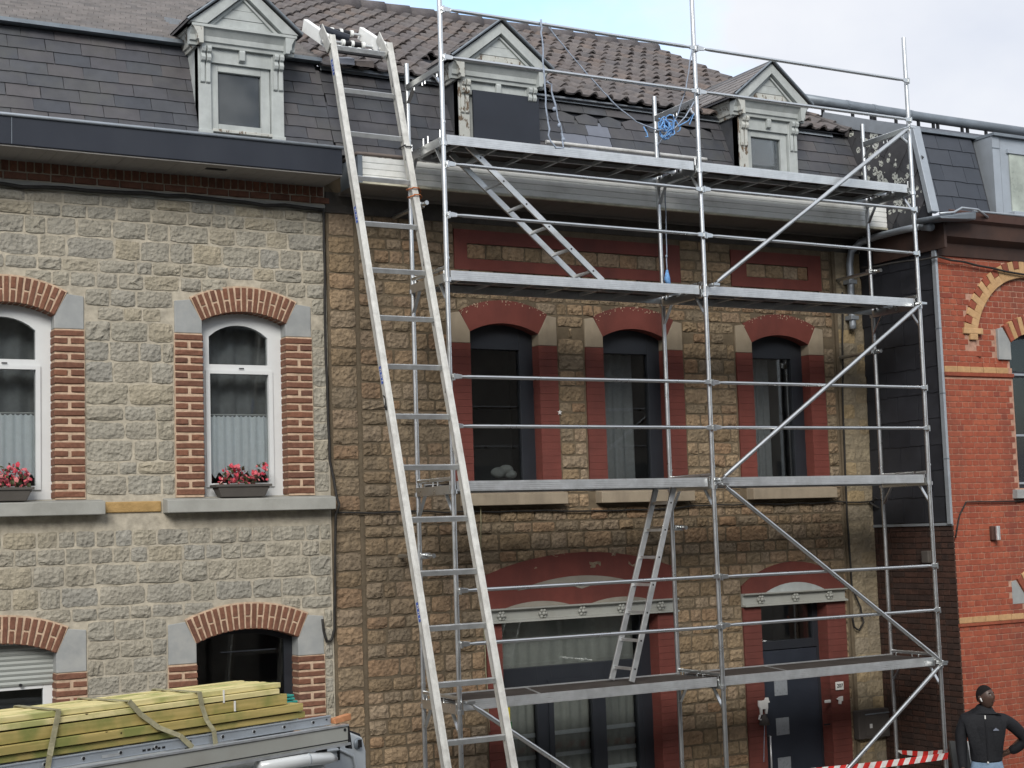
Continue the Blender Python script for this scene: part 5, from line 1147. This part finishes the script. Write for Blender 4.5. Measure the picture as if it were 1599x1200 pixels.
cat = [(1.15,-.05,8.66),(1.30,-.05,8.50),(1.62,-.05,8.19),(1.95,-.05,7.91),(2.2,-.05,7.76),(2.45,-.05,7.70),(2.65,-.05,7.73),(2.82,-.04,7.88),(2.95,-.03,8.06)]
rope('thin rope sagging from the top rail to the middle post', cat, .0065, 'greyrope', wob=.003)
rope('long thin cord hanging down from the top rail left of the middle post', [(2.93,-.06,8.62),(2.86,-.02,8.2),(2.78,.05,7.9),(2.70,.3,7.65),(3.05,.70,7.34),(3.04,.70,6.75),(3.03,.70,6.45),(3.03,.70,6.38)], .006, 'greyrope', wob=.003, knots=[(3.03,.70,6.55)])
m = MB(); r = random.Random(4)
for k in range(13):
    c = Vector((2.62+r.uniform(-.13,.12), -.04+r.uniform(-.04,.04), 7.72+r.uniform(-.08,.07))); a = r.uniform(0,6); rr = r.uniform(.03,.07)
    m.tube([c+Vector((rr*math.cos(a+t), .02*math.sin(2*t+k), rr*1.2*math.sin(a+t)+.01*t)) for t in [j*.6 for j in range(11)]], .0065, 5)
m.tube([Vector((2.28+.05*math.sin(j*.9), -.05, 7.70-.035*j+.02*math.cos(j*2))) for j in range(4)], .007, 5); m.tube([(2.72,-.04,7.77),(2.85,-.04,7.84),(2.93,-.04,7.93),(2.86,-.05,7.8)], .007, 5)
tag(obj('rope_tangle', m, 'bluerope', smooth=True), 'bright blue tangle of rope knotted beside the middle post', 'rope')
m = MB().tube([(3.03,.70,6.40),(3.025,.70,6.30),(3.05,.70,6.22)], [.012,.035,.02], 7); tag(obj('rope_end', m, 'bluerope', smooth=True), 'small blue bunch at the lower end of the hanging cord', 'rope')
# barrier tape
tm = [mk('red tape print', [(.55,.03,.025)], rough=.45), mk('white tape print', [(.66,.66,.64)], rough=.45)]
def tape(label, pts, h, twist=0, pitch=.13):
    m = MB(); idx = []; s = 0; L_ = []
    P_ = [Vector(p) for p in pts]; tot = sum((b-a).length for a, b in zip(P_, P_[1:])); n = int(tot/pitch)
    def at(d):
        d = max(0, min(tot-1e-4, d))
        for a, b in zip(P_, P_[1:]):
            l = (b-a).length
            if d <= l: return a.lerp(b, d/l)
            d -= l
    hv = lambda u: Vector((0, math.sin(twist*u)*h*.5, math.cos(twist*u)*h*.5))
    for i in range(n):
        for j in range(2):
            d0, d1 = (i+j/2)*pitch, (i+(j+1)/2)*pitch; sk = h*.35
            q = [(d0+sk, -1), (d1+sk, -1), (d1-sk, 1), (d0-sk, 1)]
            v = [at(d)+hv(d/tot)*e for d, e in q]; m.add(v, [(0,1,2,3)]); idx.append(j)
    o = obj('barrier_tape', m, tm[0]); o.data.materials.append(tm[1])
    for p, k in zip(o.data.polygons, idx): p.material_index = k
    so = o.modifiers.new('thick', 'SOLIDIFY'); so.thickness = .0015
    return tag(o, label, 'barrier tape')
tape('red and white barrier tape stretched along the front of the scaffold foot', [(6.02,-.03,1.02),(5.0,-.05,1.03),(3.9,-.06,1.06),(3.02,-.03,1.10),(1.5,-.06,1.04),(.02,-.03,1.06)], .07, pitch=.168)
tape('twisted piece of red and white tape tied between the two right scaffold posts', [(6.0,-.03,1.06),(6.02,.3,1.0),(6.0,.76,.98),(6.0,.79,1.08)], .065, 1.1, .16)

# ------------------------------------------------------------------ van with roof rack and its load
VA = rad(20.8)
VO = Vector((-2.07, -1.88, 0))
V = thing('parked_van', 'white van with loaded roof rack and open rear door at the lower left', 'van', VO, rz=VA)
def vobj(name, mb, mat, parent=V, **k): return obj(name, mb, mat, parent, local=True, **k)
prof = [(-.12,.35),(-.14,1.0),(-.08,1.75),(.0,1.98),(.12,2.05),(.95,2.08),(1.72,2.05),(1.84,1.98),(1.92,1.75),(1.98,1.0),(1.96,.35)]
b = MB().ext([(-4.6,y,z) for y, z in prof], (4.55,0,0)); vobj('body', b, 'vanpaint', bevel=.03)
vobj('rear_opening', MB().box(-.049, -.03, .05, 1.75, .5, 1.9), 'black')
vobj('roof_gutter', MB().tube([(-4.5,.0,2.0),(-.08,.0,2.0)], .022, 8), 'vanpaint', smooth=True)
vobj('roof_end', MB().tube([(-.75,-.06,2.035),(-.30,-.06,2.03),(-.06,-.05,2.01),(.03,-.03,1.99)], [.05,.05,.045,.02], 12), 'vanpaint', smooth=True)
vobj('roof_seam', MB().tube([(-.30,-.06,2.03),(-.285,-.06,2.03)], .053, 12), 'vandoor', smooth=True)
d = MB().xz([(-.04,.55),(.60,.55),(.65,.62),(.655,1.95),(.62,2.06),(.50,2.11),(-.04,2.11)], .28, .33); dr = vobj('rear_door', d, 'vandoor', bevel=.015)
vobj('door_recess', MB().tube([(.02,.275,2.0),(.35,.275,2.0),(.50,.275,1.93),(.54,.275,1.78),(.54,.275,1.0)], .014, 8), 'vandoor', dr, smooth=True)
vobj('door_lock', MB().ball((.555,.27,2.02), .045, .02, .045, 10, 6), 'zincdark', dr, smooth=True); vobj('lock_bolt', MB().box(.54,.57,.24,.26,1.99,2.05), 'black', dr)
vobj('door_seal', MB().tube([(.66,.33,.6),(.665,.33,1.95),(.63,.33,2.075),(.5,.33,2.125),(-.02,.33,2.125)], .009, 6), 'black', dr)
for x in (.20, .34): vobj('hinge_pin', MB().box(x, x+.012, .262, .279, 1.92, 2.06).box(x-.03, x+.04, .262, .279, 2.05, 2.06), 'black', dr)
for y in (-.02, 1.86):
    for x in (-.95, -3.9):
        w = vobj('wheel', MB().tube([(x,y-.1,.33),(x,y+.1,.33)], .335, 24), 'rubber', smooth=True, auto=40); vobj('wheel_rim', MB().tube([(x,y-.11,.33),(x,y+.11,.33)], .2, 20), 'zinc', w, smooth=True, auto=40)
vobj('windscreen', MB().add([(-4.62,.15,1.3),(-4.62,1.7,1.3),(-4.61,1.6,1.9),(-4.61,.25,1.9)], [(0,1,2,3)]), 'darkpane')
for y in (.1, 1.72): vobj('tail_lamp', MB().box(-.05,-.02,y-.06,y+.06,.9,1.3), 'orangewood')
rk = vobj('roof_rack', MB().box(-4.4,.12,-.075,-.045,2.105,2.225), 'greypaint', bevel=.004)
vobj('rack_lip', MB().box(-4.4,.12,-.085,-.03,2.226,2.240), 'alu', rk); vobj('rack_lower_lip', MB().box(-4.4,.13,-.09,-.03,2.085,2.104), 'alu', rk)
vobj('rack_groove', MB().box(-4.4,.12,-.080,-.0755,2.118,2.124), 'black', rk)
vobj('rack_bolt', MB().tube([(.085,-.08,2.20),(.085,-.073,2.20)], .012, 8), 'black', rk)
vobj('rack_end', MB().hexa([(.12,-.08,2.06),(.155,-.08,2.05),(.155,-.04,2.05),(.12,-.04,2.06),(.12,-.08,2.225),(.128,-.08,2.225),(.128,-.04,2.225),(.12,-.04,2.225)]), 'black', rk)
vobj('rack_far_rail', MB().box(-4.4,.12,1.55,1.58,2.10,2.22), 'greypaint', rk)
for x in (-.05,-1.3,-2.6,-3.9): vobj('rack_crossbar', MB().box(x-.03,x+.03,-.05,1.58,2.20,2.235), 'alu', rk); vobj('rack_foot', MB().box(x-.04,x+.04,.02,.06,2.02,2.2), 'black', rk)
def onvan(name, label, cat, mb, mat, loc, group=None, bevel=.004):
    o = obj(name, mb, mat, bevel=bevel); o.location = VO+Matrix.Rotation(VA, 3, 'Z') @ Vector(loc); o.rotation_euler = (0,0,VA); return tag(o, label, cat, group)
# ladder lying on edge along the rack
RL = thing('roof_ladder', 'aluminium ladder lying on its edge along the near side of the van rack', 'ladder', VO, rz=VA)
vobj('ladder_rail', MB().box(-4.3,.015,.0,.022,2.243,2.312).box(-4.3,.015,-.006,.0,2.302,2.312).box(-4.3,.015,-.006,.0,2.243,2.253), 'zinc', RL, bevel=.002); vobj('ladder_rail', MB().box(-4.3,.015,.36,.385,2.243,2.312), 'zinc', RL)
for i in range(15):
    x = -.165-i*.285
    e = vobj('rung_end', MB().tube([(x,-.004,2.278),(x,.36,2.278)], .0155, 12), 'alu', RL, smooth=True, auto=40); vobj('rung_hole', MB().tube([(x,-.0055,2.278),(x,-.003,2.278)], .0115, 10), 'black', e)
vobj('rail_bolt', MB().tube([(-.03,-.006,2.285),(-.03,.0,2.285)], .006, 8), 'black', RL)
for i, x in enumerate((-1.70,-1.66,-1.62,-1.58,-1.54)): vobj('maker_stamp', MB().box(x,x+.025,-.0025,-.0005,2.262,2.276), 'black', RL)
vobj('rail_label', MB().box(-2.02,-1.88,-.0025,-.0005,2.26,2.28), 'alu', RL)
# timber
def plank(layer, i, n, x0, x1, y, z, w, h, mat, label, group):
    m = MB().box(x0-(x0+x1)/2, x1-(x0+x1)/2, 0, w, 0, h)
    o = onvan('timber_plank', label, 'plank', m, mat, ((x0+x1)/2, y, z), group, .003)
    o.rotation_euler = (0, R.uniform(-.0015,.0015), VA+R.uniform(-.002,.002)); return o
GP = 'treated timber strapped on the van roof'
for li, (z, h, xe, nm) in enumerate(((2.315,.048,-.19,'bottom'), (2.366,.058,-.215,'second'), (2.427,.078,-.335,'third'))):
    for i in range(4):
        near = i == 0
        lab = {'bottom':'lowest and longest green stained plank on the near side of the timber stack', 'second':'plank with a dark knot, second from below on the near side of the stack', 'third':'wide yellow green plank below the thin battens on the near side'}[nm] if near else f'green yellow timber plank inside the {nm} layer of the stack on the van'
        plank(nm, i, 4, -4.3+R.uniform(-.1,.2), xe+(R.uniform(-.015,.015) if near else R.uniform(-.05,.04)), .065+i*.152+{'bottom':.0,'second':-.022,'third':.012}[nm]+R.uniform(-.004,.004), z, .144, h-.004, 'timber', lab, None if near else GP+' '+nm)
for t in range(2):
    for i in range(9):
        plank('batten', i, 9, -4.2+R.uniform(-.1,.2), -.395+R.uniform(-.03,.02), .075+i*.054+t*.016+R.uniform(-.004,.004), 2.508+t*.043+R.uniform(-.004,.006), .043, .036, 'timberedge', ['pale thin batten in the lower tier on top of the timber stack', 'pale thin batten in the topmost tier of the timber stack'][t], 'thin battens, '+['lower tier','top tier'][t])
def strap(label, pts, w=.038):
    m = MB(); P_ = [Vector(p) for p in pts]
    for a, b in zip(P_, P_[1:]):
        d = (b-a).normalized(); s = Vector((1,0,0)); s = (s-d*s.dot(d)).normalized()*w/2
        m.add([a-s, a+s, b+s, b-s], [(0,1,2,3)])
    o = onvan('lashing_strap', label, 'strap', m, 'strap', (0,0,0), bevel=0); so = o.modifiers.new('thick', 'SOLIDIFY'); so.thickness = .004; return o
def st3(u0, u1, u2): return [(u0+(u0-u1)*.15, .70, 2.40), (u0+(u0-u1)*.1, .56, 2.60), (u0, .062, 2.597), (lerp(u0,u1,.25), .055, 2.50), (lerp(u0,u1,.6), .03, 2.40), (u1, -.015, 2.33), (u2, -.02, 2.24)]
strap('khaki strap crossing the timber near the left end', st3(-2.30,-2.42,-2.44)); strap('khaki strap running slantwise down the timber to the ladder', st3(-1.76,-1.40,-1.30)); strap('khaki strap nearest the right end of the timber', st3(-1.17,-1.11,-1.10))
for i, (u, z0, z1, lab) in enumerate(((-.86,2.432,2.505,'thin white band around the third plank of the timber stack'), (-.95,2.50,2.59,'thin white band around the battens on the timber stack'))):
    onvan('packing_band', lab, 'band', MB().box(u,u+.012,.058 if i == 0 else .070,.066 if i == 0 else .076,z0,z1), 'white', (0,0,0), bevel=0)
m = MB()
for j in range(4): m.box(-.14-.01*j, -.03+.01*(j%2), .30+.02*j, .5, 2.372+j*.022, 2.39+j*.022)
onvan('plastic_wrap', 'teal green plastic wrap poking out behind the timber ends', 'plastic wrap', m, 'teal', (0,0,0), bevel=.006)
onvan('wooden_block', 'small orange brown wooden block at the end of the van rack', 'block', MB().hexa([(.03,-.03,2.245),(.21,-.02,2.255),(.21,.03,2.255),(.03,.03,2.245),(.03,-.03,2.285),(.21,-.02,2.305),(.21,.03,2.305),(.03,.03,2.285)]), 'orangewood', (0,0,0), bevel=.006)

# ------------------------------------------------------------------ the man
def skin(name, verts, edges, radii, root, sub=2):
    me = bpy.data.meshes.new(name); me.from_pydata(verts, edges, []); o = bpy.data.objects.new(name, me); COL.objects.link(o)
    s = o.modifiers.new('skin', 'SKIN'); s.use_smooth_shade = True
    for i, d in enumerate(me.skin_vertices[0].data):
        r = radii[i]; d.radius = r if isinstance(r, tuple) else (r, r); d.use_root = (i == root)
    u = o.modifiers.new('sub', 'SUBSURF'); u.levels = sub; u.render_levels = sub
    bpy.context.view_layer.update()
    ev = bpy.data.meshes.new_from_object(o.evaluated_get(bpy.context.evaluated_depsgraph_get())); bpy.data.objects.remove(o)
    mb = MB(); mb.add([v.co for v in ev.vertices], [tuple(p.vertices) for p in ev.polygons]); return mb
class Sk:
    def __init__(s): s.v = []; s.e = []; s.r = []
    def chain(s, pts, start=None):
        last = start
        for p, r in pts:
            s.v.append(p); s.r.append(r); k = len(s.v)-1
            if last is not None: s.e.append((last, k))
            last = k
        return last
def head_mesh(c, yaw, pitch):
    mb = MB(); n, m_ = 28, 22; rz = Matrix.Rotation(yaw, 3, 'Z') @ Matrix.Rotation(pitch, 3, 'X'); c = Vector(c)
    g = lambda a, b, cx, cz, sx, sz: math.exp(-((a-cx)/sx)**2-((b-cz)/sz)**2)
    vs = []
    for i in range(m_+1):
        t = PI*i/m_
        for j in range(n):
            a = 2*PI*j/n; x, y, z = math.sin(t)*math.sin(a), -math.sin(t)*math.cos(a), math.cos(t)
            px, py, pz = x*.076, y*.098, z*.120
            if z < 0: px *= 1-.28*(-z)**1.5; py *= 1-.12*(-z)**2
            if y > 0: py *= 1-.25*max(0,-z)
            if y < -.2:
                py -= .024*g(x,z,0,-.16,.13,.2)+.009*g(x,z,0,.17,.5,.1)+.012*g(x,z,0,-.47,.25,.11)+.012*g(x,z,0,-.8,.3,.2)
                py += .013*(g(x,z,.34,.03,.17,.12)+g(x,z,-.34,.03,.17,.12))+.006*g(x,z,0,-.62,.3,.06)
                py -= .006*(g(x,z,.5,-.15,.2,.15)+g(x,z,-.5,-.15,.2,.15))
            vs.append((px, py, pz))
    fs = [(i*n+j, i*n+(j+1)%n, (i+1)*n+(j+1)%n, (i+1)*n+j) for i in range(m_) for j in range(n)]
    mb.add(vs, [f[::-1] for f in fs])
    for s in (-1, 1): mb.ball((s*.078,.012,-.012), .012, .024, .034, 8, 6)
    mb.v = [tuple(c+rz @ Vector(v)) for v in mb.v]; return mb, rz
PL = Vector((5.985, -.62, 0)); PZ = rad(-40)
M_ = thing('person', 'man in black zip jacket and blue jeans looking up to the right', 'person', PL, rz=PZ); M_.scale = (1.035, 1.035, 1.035)
hc = (.02,-.035,1.655); hm, hrz = head_mesh(hc, rad(48), rad(-14))
k = Sk(); a = k.chain([((0,.01,.98),(.13,.10)), ((0,.01,1.15),(.12,.09)), ((0,.0,1.36),(.13,.09)), ((.0,.005,1.47),.07), ((.010,-.012,1.59),.068)])
def fingers(k, w, palm, dirv, side, r0=.0095):
    d = Vector(dirv).normalized(); s = Vector(side).normalized(); nrm = d.cross(s); p = Vector(palm)
    for q, ln in ((-.03,.075),(-.01,.088),(.01,.082),(.03,.064)):
        b0 = p+s*q+d*.035; k.chain([(tuple(b0),r0), (tuple(b0+d*ln*.5+nrm*.008),r0*.95), (tuple(b0+d*ln*.9+nrm*.03),r0*.8)], w)
    k.chain([(tuple(p+s*-.04-d*.01+nrm*.012),r0*1.15), (tuple(p+s*-.055+d*.03+nrm*.028),r0), (tuple(p+s*-.05+d*.06+nrm*.035),r0*.85)], w)
w = k.chain([((-.205,.01,1.43),.05),((-.255,.0,1.16),.042),((-.245,-.05,.94),.032),((-.243,-.06,.87),(.034,.02))], 2); fingers(k, w, (-.243,-.06,.87), (0,-.05,-1), (.1,-1,0))
w = k.chain([((.205,.02,1.43),.05),((.40,.10,1.22),.042),((.24,.13,1.07),.032),((.19,.13,1.045),(.03,.02))], 2); fingers(k, w, (.19,.13,1.045), (-1,-.1,-.3), (0,.2,-1))
for s in (-1, 1): k.chain([((s*.09,.01,.93),.085),((s*.10,-.01,.52),.058),((s*.105,.02,.12),.042),((s*.115,-.08,.05),(.04,.035))], 0)
bm_ = skin('body', k.v, k.e, k.r, 0); bm_.add(hm.v, hm.f)
body = obj('body', bm_, 'skin', M_, smooth=True, local=True)
k = Sk(); k.chain([((0,.01,.985),(.172,.132)), ((0,.008,1.02),(.175,.135)), ((0,.0,1.2),(.176,.13)), ((0,.0,1.37),(.19,.126)), ((.0,.005,1.475),(.145,.102)), ((.003,.0,1.53),(.095,.085)), ((.008,-.008,1.585),(.074,.072))])
k.chain([((-.195,.01,1.42),.078),((-.24,.01,1.30),.070),((-.245,.0,1.15),.062),((-.243,-.03,.97),.05),((-.243,-.045,.91),.046)], 3)
k.chain([((.195,.015,1.42),.078),((.31,.055,1.33),.070),((.412,.10,1.20),.063),((.31,.12,1.105),.055),((.235,.13,1.07),.046)], 3)
jk = obj('jacket', skin('jacket', k.v, k.e, k.r, 2), 'jacket', M_, smooth=True, local=True)
def front(x, z):   # point on the jacket front found by ray
    bpy.context.view_layer.update(); hit, loc, nn, _ = jk.ray_cast(Vector((x,-1,z)), Vector((0,1,0))); return (loc if hit else Vector((x,-.12,z)))
zp = MB(); zp.tube([front(.0,z)+Vector((0,-.003,0)) for z in (.99,1.03,1.1,1.15,1.25,1.35,1.42)], .006, 6); obj('zip', zp, 'jacket', M_, smooth=True, local=True)
q = front(.0,1.455); obj('zip_pull', MB().box(q.x-.006,q.x+.006,q.y-.016,q.y-.004,q.z-.018,q.z+.018), 'white', M_, local=True)
q = front(.0,1.0); obj('zip_end', MB().box(q.x-.008,q.x+.008,q.y-.012,q.y-.002,q.z-.008,q.z+.008), 'white', M_, local=True)
lg = MB(); lp = []
for x, z in ((.070,1.325),(.092,1.343),(.10,1.348),(.109,1.342),(.130,1.325),(.130,1.319),(.070,1.319)): v = front(x, z); lp.append((v.x, v.y-.004, v.z))
lg.ext(lp[::-1], (0,-.003,0)); obj('chest_logo', lg, mk('pale blue grey print', [(.16,.18,.23)], rough=.6), M_, local=True)
k = Sk(); k.chain([((0,.01,1.10),(.15,.112)), ((0,.012,.98),(.172,.13)), ((0,.015,.90),(.17,.128))])
for s in (-1, 1): k.chain([((s*.095,.01,.78),.096),((s*.10,-.01,.52),.076),((s*.105,.015,.30),.066),((s*.108,.02,.08),.062)], 2)
obj('jeans', skin('jeans', k.v, k.e, k.r, 0), 'jeans', M_, smooth=True, local=True)
for s in (-1, 1):
    k = Sk(); k.chain([((s*.108,.05,.05),.05),((s*.112,-.06,.045),.048),((s*.12,-.15,.03),.036)]); obj('shoe', skin('shoe', k.v, k.e, k.r, 1), 'black', M_, smooth=True, local=True)
hr = MB(); n = 24
for i in range(9):
    for j in range(n):
        a = 2*PI*j/n; t = (.33+.25*(1-math.cos(a))/2)*PI*i/8; x, y, z = math.sin(t)*math.sin(a), -math.sin(t)*math.cos(a), math.cos(t)
        lim = 1.0 if y > -.25 else .0
        hr.v.append(tuple(Vector(hc)+hrz @ Vector((x*.0785, y*.1008, z*.1225))))
hr.f = [(i*n+j, (i+1)*n+j, (i+1)*n+(j+1)%n, i*n+(j+1)%n) for i in range(8) for j in range(n)]
obj('hair', hr, 'hair', M_, smooth=True, local=True)
H = lambda x, y, z: Vector(hc)+hrz @ Vector((x, y, z))
for s in (-1, 1):
    obj('eye', MB().ball(H(s*.027,-.083,.006), .011, .011, .008, 8, 6), mk('eye', [(.25,.23,.21)], rough=.3) if s < 0 else 'eye', M_, smooth=True, local=True) if s < 0 else obj('eye', MB().ball(H(s*.027,-.083,.006), .011, .011, .008, 8, 6), bpy.data.materials['eye'], M_, smooth=True, local=True)
    obj('eyebrow', MB().tube([H(s*.014,-.096,.022),H(s*.03,-.092,.027),H(s*.045,-.08,.021)], .004, 5), 'hair', M_, local=True)
obj('mouth', MB().tube([H(-.022,-.088,-.062),H(0,-.096,-.060),H(.022,-.088,-.062)], [.003,.006,.003], 6), mk('lips', [(.075,.03,.025)], rough=.5), M_, smooth=True, local=True)
obj('earbud', MB().tube([H(-.088,-.002,-.008),H(-.090,-.012,-.045)], [.008,.006], 7), 'white', M_, smooth=True, local=True)

# ------------------------------------------------------------------ unseen houses across the street, added and sized to darken pane reflections
for i, (xa, xb, h, lab) in enumerate(((-24,-9.5,8.0,'unseen brown rendered house added across the street, left of the viewpoint'), (-9.4,3,8.4,'unseen brown rendered house added across the street behind the viewpoint'), (3.1,20,7.8,'unseen brown rendered house added across the street, right of the viewpoint'))):
    T = thing('unseen_facing_house', lab, 'house', ((xa+xb)/2, -14, 0)); obj('wall', MB().box(xa, xb, -22, -13.4, 0, h), 'farwall', T)
    obj('roof', MB().yz([(-13.1,h),(-17.5,h+1.6),(-22,h)], xa, xb), 'slateS', T)
    x = xa+1
    while x < xb-1.5:
        for z in (.9, 3.6): obj('window', MB().box(x, x+1, -13.42, -13.38, z, z+1.5), 'darkpane', T)
        x += 2.2
